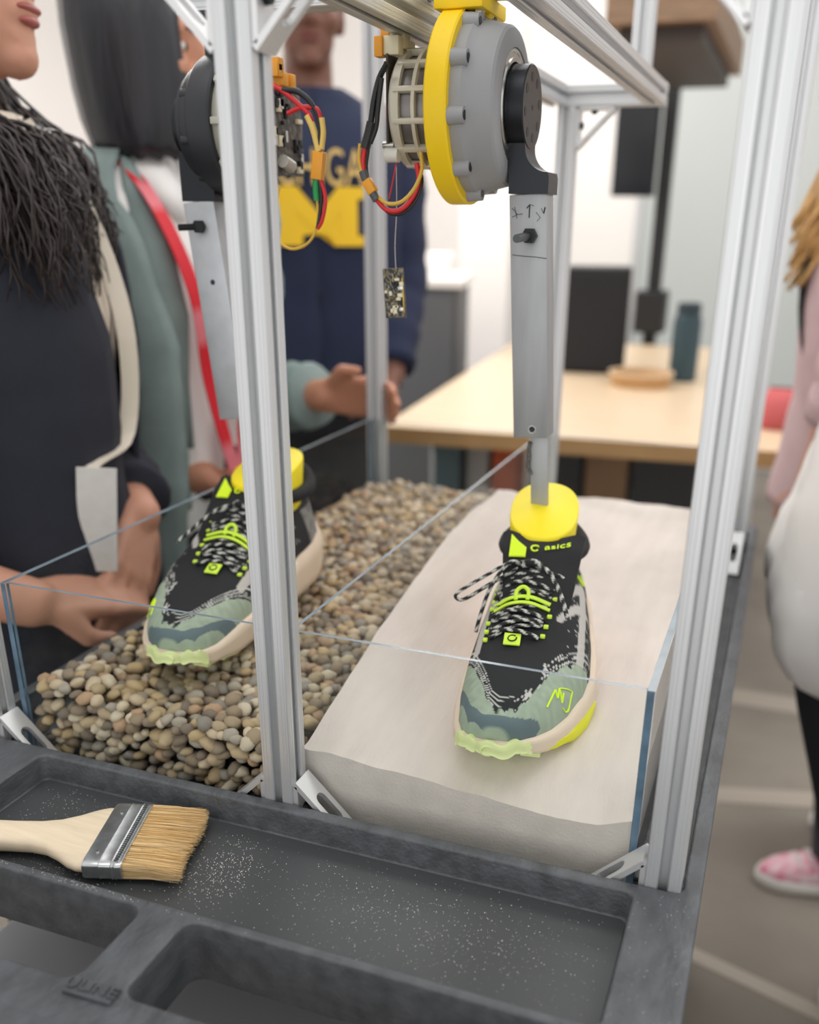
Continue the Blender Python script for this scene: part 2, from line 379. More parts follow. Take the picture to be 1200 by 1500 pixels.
bv = deck.modifiers.new('bev', 'BEVEL'); bv.width = 0.0022; bv.segments = 3; bv.limit_method = 'ANGLE'; bv.angle_limit = math.radians(40); bv.use_clamp_overlap = True
apply_mods(deck)
for o in cuts: bpy.data.objects.remove(o, do_unlink=True)
deck.data.polygons.foreach_set('use_smooth', [True]*len(deck.data.polygons))
deck.data.set_sharp_from_angle(angle=math.radians(35))
# smooth liner of the tray
bm = bmesh.new(); prism(bm, rrect(-0.5535, -0.0475, 0.4218, 0.5437, 0.006), 'z', -0.0245, -0.0232); done(bm, 'tray_liner', M_TRAYFLOOR, cart)
# rounded handle bar
bm = bmesh.new(); rings = []
for x in np.linspace(CX0 + 0.004, CX1 - 0.004, 40):
    e = min(1, (min(x - CX0, CX1 - x)) / 0.03); e = math.sqrt(max(0.05, 1 - (1 - e)**2))
    rings.append([(x, 0.288 + 0.0535 * math.copysign(abs(math.cos(a))**0.75, math.cos(a)) * e, -0.030 + 0.0315 * math.copysign(abs(math.sin(a))**0.75, math.sin(a)) * e) for a in [2*PI*j/32 for j in range(32)]])
loft(bm, rings); hb = done(bm, 'handle_bar', M_PLASTIC, cart, auto=50)
# embossed maker plate on the bridge between the two openings
bm = bmesh.new(); box(bm, (-0.3365, 0.3372, 0.0012), (0.034, 0.0125, 0.0022), Matrix.Rotation(math.radians(2), 3, 'Z'), 0.0004); pl = done(bm, 'name_plate', M_PLASTIC, cart)
me = text_mesh('ULINE', 0.0118, 0.0011); me.transform(Matrix.Translation((-0.3365, 0.3374, 0.0026)) @ Matrix.Rotation(math.radians(2), 4, 'Z') @ Matrix.Diagonal((1.12, 0.95, 1, 1)))
link('lettering', me, M_PLASTIC, pl)
# storage pocket under the handle
M_SHELF = mat('lower_shelf_plastic', (150, 150, 153), 0.5)
bm = bmesh.new(); bx(bm, CX0 + 0.008, CX1 - 0.012, 0.262, 1.0, -0.235, -0.225, 0.002); done(bm, 'pocket_floor', M_SHELF, cart)
# lower shelf, legs, casters
bm = bmesh.new(); bx(bm, CX0 + 0.01, CX1 - 0.01, 0.27, CY1 - 0.02, -0.60, -0.56, 0.01); done(bm, 'lower_shelf', M_PLASTIC, cart)
for x in (CX0 + 0.045, CX1 - 0.045):
    for y in (0.62, CY1 - 0.06):
        bm = bmesh.new(); bx(bm, x - 0.035, x + 0.035, y - 0.035, y + 0.035, -0.73, -0.045, 0.01); done(bm, 'leg', M_PLASTIC, cart)
        bm = bmesh.new(); cyl(bm, (x - 0.015, y, FLOOR + 0.06), (x + 0.015, y, FLOOR + 0.06), 0.06, n=28); wl = done(bm, 'caster_wheel', M_DARK, cart, auto=40)
        bm = bmesh.new(); bx(bm, x - 0.028, x - 0.02, y - 0.02, y + 0.02, FLOOR + 0.05, -0.72); bx(bm, x + 0.02, x + 0.028, y - 0.02, y + 0.02, FLOOR + 0.05, -0.72); bx(bm, x - 0.028, x + 0.028, y - 0.025, y + 0.025, -0.735, -0.72)
        done(bm, 'caster_fork', M_ALU_CAST, wl)
# side skirts
for x0, x1 in ((CX0 + 0.006, CX0 + 0.016), (CX1 - 0.013, CX1 - 0.003)):
    bm = bmesh.new(); bx(bm, x0, x1, 0.40, CY1 - 0.02, -0.085, -0.03, 0.003); done(bm, 'side_skirt', M_PLASTIC, cart)

# ------------------------------------------------------------------ extrusion frame
frame = thing('aluminium_frame', 'slotted silver aluminium extrusion frame standing in the black cart', 'frame', (-0.33, 0.98, -0.032))
S = 0.0254
def tslot():
    side = [(-11.9, 12.7), (-10.6, 12.7), (-10.3, 12.35), (-10.0, 12.7), (-7.9, 12.7), (-7.6, 12.4), (-7.3, 12.7), (-4.3, 12.7), (-3.4, 11.9), (-3.4, 10.5), (-6.8, 10.5), (-6.8, 9.3), (-2.6, 5.2)]
    half = side + [(-x, y) for x, y in side[::-1]]
    out = []
    for k in range(4):
        c, s = math.cos(-k*PI/2), math.sin(-k*PI/2)
        out += [((x*c - y*s) / 1000, (x*s + y*c) / 1000) for x, y in half]
    return out
TS = tslot()
def extrusion(name, axis, c, a, b, parent):
    bm = bmesh.new(); poly = [(c[0] + p[0], c[1] + p[1]) for p in TS]
    prism(bm, poly, axis, a, b); return done(bm, name, M_ALU, parent)
ZT = 0.5832           # centre height of the top rails
Z0 = -0.032
FPY = 0.557 + S/2     # front posts, centre y
FX = (-0.6255, -0.3305, -0.0268)
RPY = 1.395
RX = (-0.602, -0.3185, -0.0293)
for x in FX: extrusion('post', 'z', (x, FPY), Z0, 0.5705, frame)
for x, zt in zip(RX, (0.95, 0.5705, 0.95)): extrusion('post', 'z', (x, RPY), Z0, zt, frame)
extrusion('cross_rail', 'x', (FPY, ZT), FX[0] - S/2, FX[2] + S/2, frame)
extrusion('cross_rail', 'x', (RPY, ZT), RX[1] - S/2, -0.1918, frame)
for x in (-0.3305, -0.2045):
    extrusion('side_rail', 'y', (x, ZT), FPY + S/2, RPY - S/2, frame)
extrusion('upright', 'z', (-0.228, RPY), 0.596, 0.95, frame)
extrusion('hanger_rail', 'x', (0.858, 0.6087), -0.555, -0.319, frame)
extrusion('hanger_rail', 'x', (0.858, 0.6087), -0.317, -0.1918, frame)

def slot_plate(bm, L, W, T, sl, sw, mtx, n=40):
    """plate L x W x T (x,y,z) centred, with a stadium slot sl x sw; mtx places it"""
    def rectpt(t):
        c, s = math.cos(t), math.sin(t); k = min((L/2)/max(1e-9, abs(c)), (W/2)/max(1e-9, abs(s))); return (c*k, s*k)
    def stad(t):
        c, s = math.cos(t), math.sin(t); h = sl/2 - sw/2; r = sw/2
        # ray / stadium intersection
        if abs(s) > 1e-9 and abs(c/s*r) <= h: k = r/abs(s); return (c*k, s*k)
        cc = math.copysign(h, c); b_ = c*cc; k = b_ + math.sqrt(max(0, b_*b_ - (h*h - r*r))); return (c*k, s*k)
    ts = sorted([2*PI*i/n for i in range(n)] + [math.atan2(sy*W, sx*L) % (2*PI) for sx in (-1, 1) for sy in (-1, 1)])
    rings = []
    for z, f in ((T/2, rectpt), (T/2, stad), (-T/2, stad), (-T/2, rectpt)):
        rings.append([bm.verts.new(mtx @ Vector((*f(t), z))) for t in ts])
    k = len(ts)
    for i in range(4):
        A, B = rings[i], rings[(i+1) % 4]
        for j in range(k): bm.faces.new((A[j], A[(j+1) % k], B[(j+1) % k], B[j]))
def bracket_mesh(a=0.052, wd=0.022, t=0.0042):
    bm = bmesh.new()
    bx(bm, 0, t, -wd/2, wd/2, 0, a - 0.0045, 0.0006); bx(bm, 0, a - 0.0045, -wd/2, wd/2, 0, t, 0.0006)
    Lh = (a - 0.004) * math.sqrt(2) 
    mtx = Matrix.Translation((a/2 - t*0.15, 0, a/2 - t*0.15)) @ Matrix.Rotation(PI/4, 4, 'Y')
    slot_plate(bm, Lh, wd, t, 0.030, 0.0115, mtx)
    bmesh.ops.recalc_face_normals(bm, faces=bm.faces)
    me = bpy.data.meshes.new('gusset_bracket'); bm.to_mesh(me); bm.free(); me.materials.append(M_ALU_CAST); return me
BR = bracket_mesh()
bm = bmesh.new(); cyl(bm, (0.0042, 0, 0.022), (0.0085, 0, 0.022), 0.0048, 0.0042, 14); cyl(bm, (0.022, 0, 0.0042), (0.022, 0, 0.0085), 0.0048, 0.0042, 14)
bmesh.ops.recalc_face_normals(bm, faces=bm.faces); BOLTM = bpy.data.meshes.new('bolt'); bm.to_mesh(BOLTM); bm.free(); BOLTM.materials.append(M_BOLT)
def bracket(loc, dx, dz, along='x'):
    """corner at loc; legs along (dx * axis) and dz * Z"""
    sx = Matrix.Diagonal((dx, 1, dz, 1)) if along == 'x' else Matrix.Rotation(PI/2, 4, 'Z') @ Matrix.Diagonal((dx, 1, dz, 1))
    b_ = link('gusset_bracket', BR.copy(), None, frame); b_.data.transform(Matrix.Translation(loc) @ sx)
    if dx * dz < 0: b_.data.flip_normals()
    o = link('bolt', BOLTM.copy(), None, b_); o.data.transform(Matrix.Translation(loc) @ sx)
    if dx * dz < 0: o.data.flip_normals()
for x in FX:
    if x > FX[0]: bracket((x - S/2, FPY, Z0), -1, 1); bracket((x - S/2, FPY, 0.5705), -1, -1)
    if x < FX[2]: bracket((x + S/2, FPY, Z0), 1, 1); bracket((x + S/2, FPY, 0.5705), 1, -1)
for x in RX: bracket((x, RPY - S/2, Z0), -1, 1, 'y')
bracket((RX[1] + S/2, RPY, 0.5705), 1, -1)

# ------------------------------------------------------------------ acrylic tank
def pane_mat():
    M = bpy.data.materials.new('clear_acrylic'); M.use_nodes = True; nt = M.node_tree; nt.nodes.clear()
    out = nt.nodes.new('ShaderNodeOutputMaterial'); tr = nt.nodes.new('ShaderNodeBsdfTransparent'); gl = nt.nodes.new('ShaderNodeBsdfGlossy')
    fr = nt.nodes.new('ShaderNodeFresnel'); fr.inputs['IOR'].default_value = 1.22
    mx = nt.nodes.new('ShaderNodeMixShader'); tr.inputs[0].default_value = (0.955, 0.968, 0.965, 1); gl.inputs['Roughness'].default_value = 0.03
    gl.inputs['Color'].default_value = (0.8, 0.8, 0.8, 1)
    ge = nt.nodes.new('ShaderNodeNewGeometry'); mu = nt.nodes.new('ShaderNodeMath'); mu.operation = 'SUBTRACT'; mu.use_clamp = True
    nt.links.new(fr.outputs[0], mu.inputs[0]); nt.links.new(ge.outputs['Backfacing'], mu.inputs[1]); nt.links.new(mu.outputs[0], mx.inputs[0]); nt.links.new(tr.outputs[0], mx.inputs[1]); nt.links.new(gl.outputs[0], mx.inputs[2]); nt.links.new(mx.outputs[0], out.inputs[0])
    return M
M_ACR = pane_mat()
M_ACRE = mat('acrylic_edge', (128, 142, 152), 0.25, 0, var=(30, 0.22), spec=0.6)
M_ACRB = mat('acrylic_blue_edge', (96, 122, 142), 0.25, 0, var=(40, 0.3), spec=0.6)
tank = thing('acrylic_tank', 'open clear acrylic tank with a middle divider between gravel and sand', 'tank', (-0.33, 0.98, -0.032))
TX0, TX1, TY0, TY1, TZ = -0.6085, -0.0492, 0.5845, 1.375, 0.138
def pane(x0, x1, y0, y1, z0, z1):
    bm = bmesh.new(); bx(bm, x0, x1, y0, y1, z0, z1, 0.0004, 1)
    thin = 0 if (x1 - x0) < (y1 - y0) else 1
    for f in bm.faces:
        n_ = f.normal; ed = abs(n_[thin]) < 0.5
        f.material_index = (2 if abs(n_[2]) < 0.5 else 1) if ed else 0
    o = done(bm, 'pane', M_ACR, tank); o.data.materials.append(M_ACRE); o.data.materials.append(M_ACRB); return o
pane(TX0 + .006, TX1 - .006, TY0 + .0005, TY0 + .0045, Z0, TZ)
pane(TX0, TX0 + .006, TY0, TY1, Z0, TZ)
pane(TX1 - .006, TX1, TY0, TY1, Z0, TZ)
pane(TX0 + .006, TX1 - .006, TY1 - .006, TY1, Z0, TZ)
pane(-0.329, -0.325, TY0 + .0045, TY1 - .006, Z0, TZ)

# ------------------------------------------------------------------ sand
def sand_z(x, y):
    fz = sinterp(x, [(-.325, .0335), (-.30, .034), (-.25, .030), (-.20, .0245), (-.174, .022), (-.14, .0185), (-.109, .0178), (-.08, .021), (-.055, .030)])
    t_ = min(1, max(0, (y - TY0 - .005) / 0.07)); t_ = t_*t_*(3-2*t_)
    base = 0.038 + 0.010 * min(1, max(0, (y - .7) / .5))
    z = fz * (1 - t_) + base * t_ + 0.0035 * fbm(x*9, y*9) + 0.0022 * fbm(x*22, y*14, 3)
    z += sinterp(y, [(.60, 0), (.666, .011), (.76, .034), (.83, .046), (.89, .056), (.957, .064), (1.03, .068), (1.15, .060), (1.3, .01), (1.37, -.012)]) * math.exp(-((x + .327)/.052)**2)
    z += 0.010 * math.exp(-((x + .11)/.05)**2 - ((y - 1.08)/.10)**2) + 0.008 * math.exp(-((x + .27)/.05)**2 - ((y - 1.2)/.12)**2)
    return z
def sand_mat():
    M = mat('white_sand', (219, 208, 200), 0.95, 0, var=(60, 0.05), bump=(420, 0.30), stretch=(1, .12, 1)); nt = M.node_tree
    return M
nx, ny = 80, 200
xs = np.linspace(-.3248, TX1 - .0062, nx); ys = np.linspace(TY0 + .0047, TY1 - .0062, ny)
bm = bmesh.new(); G = [[bm.verts.new((x, y, sand_z(x, y))) for x in xs] for y in ys]
for j in range(ny - 1):
    for i in range(nx - 1): bm.faces.new((G[j][i], G[j][i+1], G[j+1][i+1], G[j+1][i]))
def skirt(vs):
    lo = [bm.verts.new((v.co.x, v.co.y, Z0 + .0005)) for v in vs]
    for i in range(len(vs) - 1): bm.faces.new((vs[i], vs[i+1], lo[i+1], lo[i]))
skirt(G[0]); skirt(G[-1]); skirt([r[0] for r in G]); skirt([r[-1] for r in G])
sb = done(bm, 'sand_bed', sand_mat(), None, smooth=False, auto=50)
tag(sb, 'smooth white sand filling the right side of the tank', 'sand', kind='stuff')
sb.data.polygons.foreach_set('use_smooth', [True]*len(sb.data.polygons)); sb.data.set_sharp_from_angle(angle=math.radians(50))

# ------------------------------------------------------------------ gravel
GX0, GX1 = TX0 + .0065, -.3295
PEB = [(186,168,142),(168,149,122),(152,133,110),(194,180,156),(140,124,106),(178,157,126),(164,154,140),(146,138,128),(198,184,162),(170,140,112),(128,115,100),(186,162,124)]
def gravel_z(x, y):
    z = 0.026 + 0.012 * min(1, max(0, (y - .6)/.5)) + 0.006 * fbm(x*7, y*7, 5)
    z += 0.016 * math.exp(-((x + .58)/.05)**2 - ((y - .60)/.06)**2)
    return z
M_PEB = vmat('pebble_stone', 0.75, bump=(400, 0.3))
def pebble_mesh(seed, sub=2):
    r = random.Random(seed); bm = bmesh.new(); bmesh.ops.create_icosphere(bm, subdivisions=sub, radius=1)
    off = Vector((r.uniform(-50, 50), r.uniform(-50, 50), 0)); sx, sy, sz = r.uniform(.85, 1.25), r.uniform(.75, 1.05), r.uniform(.6, .8)
    for v in bm.verts:
        k = 1 + 0.28 * mnoise.noise(v.co * 1.1 + off) + 0.08 * mnoise.noise(v.co * 2.7 + off)
        v.co = Vector((v.co.x*sx*k, v.co.y*sy*k, v.co.z*sz*k))
    bmesh.ops.recalc_face_normals(bm, faces=bm.faces)
    me = bpy.data.meshes.new('pebble'); bm.to_mesh(me); bm.free(); me.polygons.foreach_set('use_smooth', [True]*len(me.polygons))
    return me
def colour_mesh(me, cols):
    a = me.color_attributes.new('col', 'FLOAT_COLOR', 'POINT'); a.data.foreach_set('color', np.asarray(cols, dtype=np.float32).ravel())
r = random.Random(3)
spots = []       # (x, y, z, radius)
for layer in range(9):                       # stones lying against the front pane
    z = -0.027 + layer * 0.0095
    n_ = 21; 
    for i in range(n_):
        x = GX0 + .006 + (GX1 - GX0 - .012) * (i + (.5 if layer % 2 else 0) ) / n_
        if z < gravel_z(x, TY0) + .002: spots.append((x + r.uniform(-.004, .004), TY0 + .0122 + r.uniform(-.001, .0015), z + r.uniform(-.003, .003), r.uniform(.0052, .0088)))
y = TY0 + .018; row = 0
while y < TY1 - .014:
    n_ = 21
    for i in range(n_):
        x = GX0 + .007 + (GX1 - GX0 - .014) * (i + (.5 if row % 2 else 0) + r.uniform(-.28, .28)) / n_
        x = min(max(x, GX0 + .008), GX1 - .008); yy = y + r.uniform(-.004, .004)
        spots.append((x, yy, gravel_z(x, yy) + r.uniform(-.004, .0035), r.choice([r.uniform(.0055, .0075), r.uniform(.0065, .0095)])))
    y += 0.0108; row += 1
spots.sort(key=lambda s: s[1] - s[2] * 0.4)
near, far = spots[:300], spots[300:]
VAR = []
for k in range(36):
    me = pebble_mesh(k); c = PEB[k % 12]; f = r.uniform(1.0, 1.3)
    colour_mesh(me, [tuple(min(1, lin(ch/255) * f) for ch in c) + (1,)] * len(me.vertices)); me.materials.append(M_PEB); VAR.append(me)
for i, (x, y, z, rad) in enumerate(near):
    ki = (i * 7 + r.randrange(5)) % 36; o = bpy.data.objects.new('pebble', VAR[ki]); COL.objects.link(o)
    o.location = (x, y, z); o.scale = (rad,) * 3; o.rotation_euler = (r.uniform(-.5, .5), r.uniform(-.5, .5), r.uniform(0, 6.28))
    cn = ('sand coloured', 'tan', 'brown', 'pale cream', 'dark brown', 'ochre', 'light grey', 'mid grey', 'off white', 'reddish', 'charcoal brown', 'golden')[ki % 12]
    zn = 'pressed against the front pane' if y < TY0 + .0145 else ('on the gravel bed beside the left pane' if x < GX0 + .09 else ('on the gravel bed beside the divider' if x > GX1 - .09 else 'on the gravel bed below the left shoe toe'))
    tag(o, 'small rounded %s pebble %s' % (cn, zn), 'pebble', 'pebbles at the front of the gravel bed')
# remaining stones joined: uncountable
LOW = []
for k in range(16):
    me = pebble_mesh(100 + k, 1); LOW.append((np.array([v.co[:] for v in me.vertices]), np.array([p.vertices[:] for p in me.polygons])))
    bpy.data.meshes.remove(me)
V, Fc, C = [], [], []; off = 0
extra = []
for (x, y, z, rad) in far:
    extra.append((x, y, z, rad))
for k in range(1400):
    x = r.uniform(GX0 + .008, GX1 - .008); y = r.uniform(TY0 + .02, TY1 - .015); extra.append((x, y, gravel_z(x, y) - .009, r.uniform(.006, .009)))
for (x, y, z, rad) in extra:
    v, fs = LOW[r.randrange(16)]; a = r.uniform(0, 6.28); ca, sa = math.cos(a), math.sin(a); tl = r.uniform(-.5, .5)
    Rm = np.array([[ca, -sa, 0], [sa, ca, 0], [0, 0, 1]]) @ np.array([[1, 0, 0], [0, math.cos(tl), -math.sin(tl)], [0, math.sin(tl), math.cos(tl)]])
    V.append(v @ Rm.T * rad + [x, y, z]); Fc.append(fs + off); off += len(v); c = r.choice(PEB); f = r.uniform(.95, 1.3)
    C.append(np.tile([min(1, lin(ch/255)*f) for ch in c] + [1], (len(v), 1)))
# packed core under the loose stones
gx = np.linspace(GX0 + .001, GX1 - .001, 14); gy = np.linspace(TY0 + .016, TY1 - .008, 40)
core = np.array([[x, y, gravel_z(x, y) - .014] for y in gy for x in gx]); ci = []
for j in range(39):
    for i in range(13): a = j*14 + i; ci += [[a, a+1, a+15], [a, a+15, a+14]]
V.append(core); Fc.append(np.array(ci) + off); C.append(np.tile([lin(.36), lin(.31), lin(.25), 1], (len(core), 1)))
V = np.concatenate(V); Fc = np.concatenate(Fc); C = np.concatenate(C)
me = bpy.data.meshes.new('gravel_bed'); me.from_pydata(V.tolist(), [], Fc.tolist()); colour_mesh(me, C); me.polygons.foreach_set('use_smooth', [True]*len(me.polygons))
gb = link('gravel_bed', me, M_PEB); tag(gb, 'bed of tan river gravel filling the left side of the tank', 'gravel', kind='stuff')
# ------------------------------------------------------------------ robotic legs
def part(name, m_, parent, fn, auto=35):
    bm = bmesh.new(); fn(bm); return done(bm, name, m_, parent, auto=auto)
def wire(name, pts, r_, m_, parent, k=8):
    return part(name, m_, parent, lambda bm: tube(bm, catmull(pts, k), r_, 8), 60)
def bar_between(bm, p0, p1, sx, sy, bev=0.0008):
    """rectangular bar whose long axis joins p0 -> p1 (roughly vertical), sx along world x"""
    p0, p1 = Vector(p0), Vector(p1); d = (p1 - p0); L = d.length; d.normalize()
    ax = (Vector((1, 0, 0)) - d * d.x).normalized(); ay = d.cross(ax).normalized()
    Rm = Matrix((ax, ay, d)).transposed()
    box(bm, (p0 + p1) / 2, (sx, sy, L), Rm, bev)
    return Rm
Y0, ZM = 0.857, 0.517

# ---- right leg: yellow ring, grey reducer
leg = thing('robotic_leg', 'robotic leg with yellow motor ring and grey gearbox over the sand', 'robot leg', (-0.20, 0.86, 0.10), 'robotic legs')
def f(bm):
    lathe_x(bm, [(-.2965, .060), (-.2965, .0725), (-.295, .074), (-.279, .074), (-.2775, .0725), (-.2775, .060)], Y0, ZM, 72)
    prism(bm, [(Y0 - .032, ZM + .062), (Y0 + .032, ZM + .062), (Y0 + .024, .5955), (Y0 - .024, .5955)], 'x', -.2965, -.2775)
    bx(bm, -.303, -.262, Y0 - .034, Y0 + .034, .5845, .5955, .0015)
    prism(bm, [(-.2775, .560), (-.2775, .586), (-.263, .586)], 'y', Y0 - .006, Y0 + .006)
ring = part('mount_ring', M_YELLOW, leg, f)
part('flange_bolt', M_SILVER, ring, lambda bm: cyl(bm, (-.2685, Y0 - .02, .578), (-.2685, Y0 - .02, .5845), .0045, n=6))
def f(bm):
    lathe_x(bm, [(-.2775, .055), (-.2775, .0665), (-.268, .0665), (-.264, .0635), (-.259, .0625), (-.2455, .0595), (-.2435, .0575), (-.2415, .050), (-.2415, .0435), (-.2475, .0435), (-.2475, .02)], Y0, ZM, 72)
hous = part('gearbox_housing', M_GREYPRINT, leg, f, 30)
for k in range(10):
    a = 2*PI*(k + .25)/10; cy, cz = Y0 + .0655*math.cos(a), ZM + .0655*math.sin(a)
    b_ = part('screw_boss', M_GREYPRINT, hous, lambda bm: cyl(bm, (-.2775, cy, cz), (-.2645, cy, cz), .0072, .0062, 18))
    part('boss_screw', M_BOLT, hous, lambda bm: cyl(bm, (-.2660, cy, cz), (-.2641, cy, cz), .0036, n=14))

bearing_prof = [(-.2472, .0432), (-.2422, .0428), (-.2422, .0405), (-.2432, .0398), (-.2432, .0370), (-.2418, .0362), (-.2418, .0335), (-.2472, .0330)]
part('bearing', M_SILVER, leg, lambda bm: lathe_x(bm, bearing_prof, Y0, ZM, 64, close=True), 30)
def f(bm):
    lathe_x(bm, [(-.2475, .005), (-.2475, .0318), (-.2475, .0318), (-.2275, .0318), (-.2265, .0308), (-.2265, .003)], Y0, ZM, 56)
    A_ = [(-.2475, ZM), (-.2270, ZM), (-.2270, ZM - .030)]
    for i in range(9):
        t = i/8*PI/2; A_.append((-.2065 - .0205*math.cos(t), ZM - .030 - .019*math.sin(t)))
    A_ += [(-.2055, .4640), (-.2055, .4515), (-.2398, .4515), (-.2398, .466), (-.2475, .485)]
    prism(bm, A_, 'y', Y0 - .0165, Y0 + .0165)
horn = part('output_horn', M_BLACK_METAL, leg, f, 30)
for k in range(8):
    a = 2*PI*k/8 + .2; rr = .0225
    part('screw_hole', M_DARK, horn, lambda bm: cyl(bm, (-.2267, Y0 + rr*math.cos(a), ZM + rr*math.sin(a)), (-.2263, Y0 + rr*math.cos(a), ZM + rr*math.sin(a)), .0036, n=14))
part('screw_hole', M_DARK, horn, lambda bm: cyl(bm, (-.2267, Y0, ZM), (-.2263, Y0, ZM), .002, n=12))
for a in (-.9, -1.15, -1.4):
    part('bearing_ball', M_SILVER, horn, lambda bm: bmesh.ops.create_icosphere(bm, subdivisions=2, radius=.0026, matrix=Matrix.Translation((-.2445, Y0 - .0345*math.sin(-a)*.7, ZM - .0345 * .8 - (a + .9)*.01))))
# motor can with a clear cage
M_CAGE = mat('clear_beige_cage', (196, 190, 172), 0.3, 0.1, spec=0.6)
M_COIL = mat('motor_can', (128, 124, 122), 0.3, 0.8)
part('motor_can', M_COIL, leg, lambda bm: lathe_x(bm, [(-.336, .02), (-.336, .0405), (-.2965, .0415), (-.2965, .02)], Y0, ZM, 48))
cage = part('motor_cage', M_CAGE, leg, lambda bm: (lathe_x(bm, [(-.3395, .012), (-.3395, .040), (-.336, .0445), (-.329, .0455), (-.329, .041), (-.335, .040), (-.335, .012)], Y0, ZM, 48, close=True),
     lathe_x(bm, [(-.3175, .0412), (-.3175, .0462), (-.3145, .0462), (-.3145, .0412)], Y0, ZM, 48, close=True),
     lathe_x(bm, [(-.3025, .0418), (-.3025, .0475), (-.2965, .049), (-.2965, .0418)], Y0, ZM, 48, close=True)), 30)
for k in range(12):
    a = 2*PI*(k+.5)/12
    part('cage_rib', M_CAGE, cage, lambda bm: box(bm, (-.315, Y0 + .0438*math.cos(a), ZM + .0438*math.sin(a)), (.038, .0045, .0055), Matrix.Rotation(a - PI/2, 3, 'X'), .0008))
part('cage_boss', mat('clear_boss', (214, 212, 204), .25), cage, lambda bm: cyl(bm, (-.346, Y0 - .030, ZM - .036), (-.334, Y0 - .030, ZM - .036), .0058, .0058, 18))
part('boss_screw', M_SILVER, cage, lambda bm: cyl(bm, (-.349, Y0 - .028, ZM - .028), (-.339, Y0 - .028, ZM - .028), .003, n=12))
# controller board with connectors at the back of the motor
brd = part('controller_board', mat('brown_board', (66, 56, 46), .5), leg, lambda bm: box(bm, (-.3435, Y0 - .004, ZM + .006), (.0022, .058, .066), None, .0006))
for (dy, dz, sy, sz, m_) in [(-.026, .045, .012, .014, M_CREAM), (-.012, .050, .013, .012, M_CREAM), (.002, .046, .01, .012, M_CREAM)]:
    part('connector', m_, brd, lambda bm: box(bm, (-.3405, Y0 + dy, ZM + dz), (.014, sy, sz), None, .0012))
for (dy, dz) in [(-.030, .044), (-.016, .056)]:
    part('connector', M_ORANGE, brd, lambda bm: box(bm, (-.3505, Y0 + dy, ZM + dz), (.0075, .010, .015), None, .001))
def W(name, m_, r_, pts): return wire(name, pts, r_, m_, brd)
W('antenna_wire', M_BLACKW, .0022, [(-.342, Y0 - .01, ZM + .050), (-.343, Y0 - .01, ZM + .060), (-.3425, Y0 - .01, ZM + .068)])
part('antenna_tip', M_RED, brd, lambda bm: (tube(bm, catmull([(-.3435, Y0 - .01, ZM + .066), (-.3437, Y0 - .01, ZM + .078), (-.3425, Y0 - .01, ZM + .081), (-.3413, Y0 - .01, ZM + .078), (-.3415, Y0 - .01, ZM + .066)], 5), .0009, 6)))
W('cable', M_BLACKW, .0026, [(-.338, Y0 - .046, ZM + .030), (-.346, Y0 - .043, ZM + .020), (-.351, Y0 - .043, ZM + .004), (-.354, Y0 - .044, ZM - .014), (-.357, Y0 - .045, ZM - .026)])
W('cable', M_BLACKW, .0022, [(-.343, Y0 - .045, ZM + .020), (-.347, Y0 - .044, ZM - .002), (-.349, Y0 - .044, ZM - .016), (-.354, Y0 - .045, ZM - .028)])
part('heat_shrink', M_BLACKW, brd, lambda bm: tube(bm, catmull([(-.3525, Y0 - .045, ZM - .012), (-.3555, Y0 - .045, ZM - .022), (-.3585, Y0 - .046, ZM - .032)], 5), .0042, 10))
lp = [(-.3585, Y0 - .046, ZM - .030), (-.3605, Y0 - .046, ZM - .044), (-.357, Y0 - .046, ZM - .058), (-.349, Y0 - .046, ZM - .070), (-.339, Y0 - .046, ZM - .079), (-.327, Y0 - .045, ZM - .079), (-.317, Y0 - .043, ZM - .070), (-.312, Y0 - .040, ZM - .056), (-.3155, Y0 - .036, ZM - .043)]
W('cable', M_RED, .0021, lp)
W('cable', M_YELW, .0016, [(p[0] - .004 + .001*i, p[1] - .001, p[2] + .002 + .0008*i) for i, p in enumerate(lp)])
W('cable', M_BLACKW, .0017, [(p[0] + .002, p[1] + .002, p[2] - .0025) for p in lp])
part('heat_shrink', mat('grey_sleeve', (78, 80, 84), .5), brd, lambda bm: tube(bm, catmull([(-.3603, Y0 - .047, ZM - .049), (-.356, Y0 - .047, ZM - .059), (-.3475, Y0 - .047, ZM - .0715)], 6), .0036, 10))
part('cable_plug', M_ORANGE, brd, lambda bm: bar_between(bm, (-.3568, Y0 - .0475, ZM - .056), (-.3505, Y0 - .0475, ZM - .066), .008, .0075))
W('cable', M_RED, .0006, [(-.336, Y0 - .03, ZM - .040), (-.339, Y0 - .034, ZM - .060), (-.341, Y0 - .036, ZM - .070)])
# lower leg bar
BT, BB = Vector((-.2232, Y0 - .003, .4515)), Vector((-.2098, Y0 - .003, .2465))
def f(bm): bar_between(bm, BB, BT, .0325, .024)
bar = part('shank_bar', M_STEEL_BAR, leg, f)
def onbar(u, h, out=0.0):  # u in [-.5,.5] across, h = world z
    t = (h - BB.z) / (BT.z - BB.z); c = BB.lerp(BT, t); return Vector((c.x + u * .0325, c.y - .012 - out, h))
def stroke(pts, wd=.0006):
    part('pen_mark', M_DARK, bar, lambda bm: tube(bm, [onbar(u, h, .0001) for u, h in pts], wd, 6, .35))
stroke([(-.44, .4035), (-.1, .4026), (.2, .4022), (.49, .4012)], .0008)
stroke([(-.43, .4405), (-.28, .4355), (-.43, .4335)]); stroke([(-.28, .4355), (-.14, .4362)]); stroke([(-.36, .4415), (-.30, .4325)])
stroke([(.03, .4330), (.05, .4435), (-.03, .4405)]); stroke([(.05, .4435), (.16, .4425)])
stroke([(.22, .4375), (.33, .4335), (.24, .4305)]); stroke([(.36, .4405), (.42, .4365)]); stroke([(.46, .4415), (.42, .4365)])
nut_c = onbar(.06, .4190)
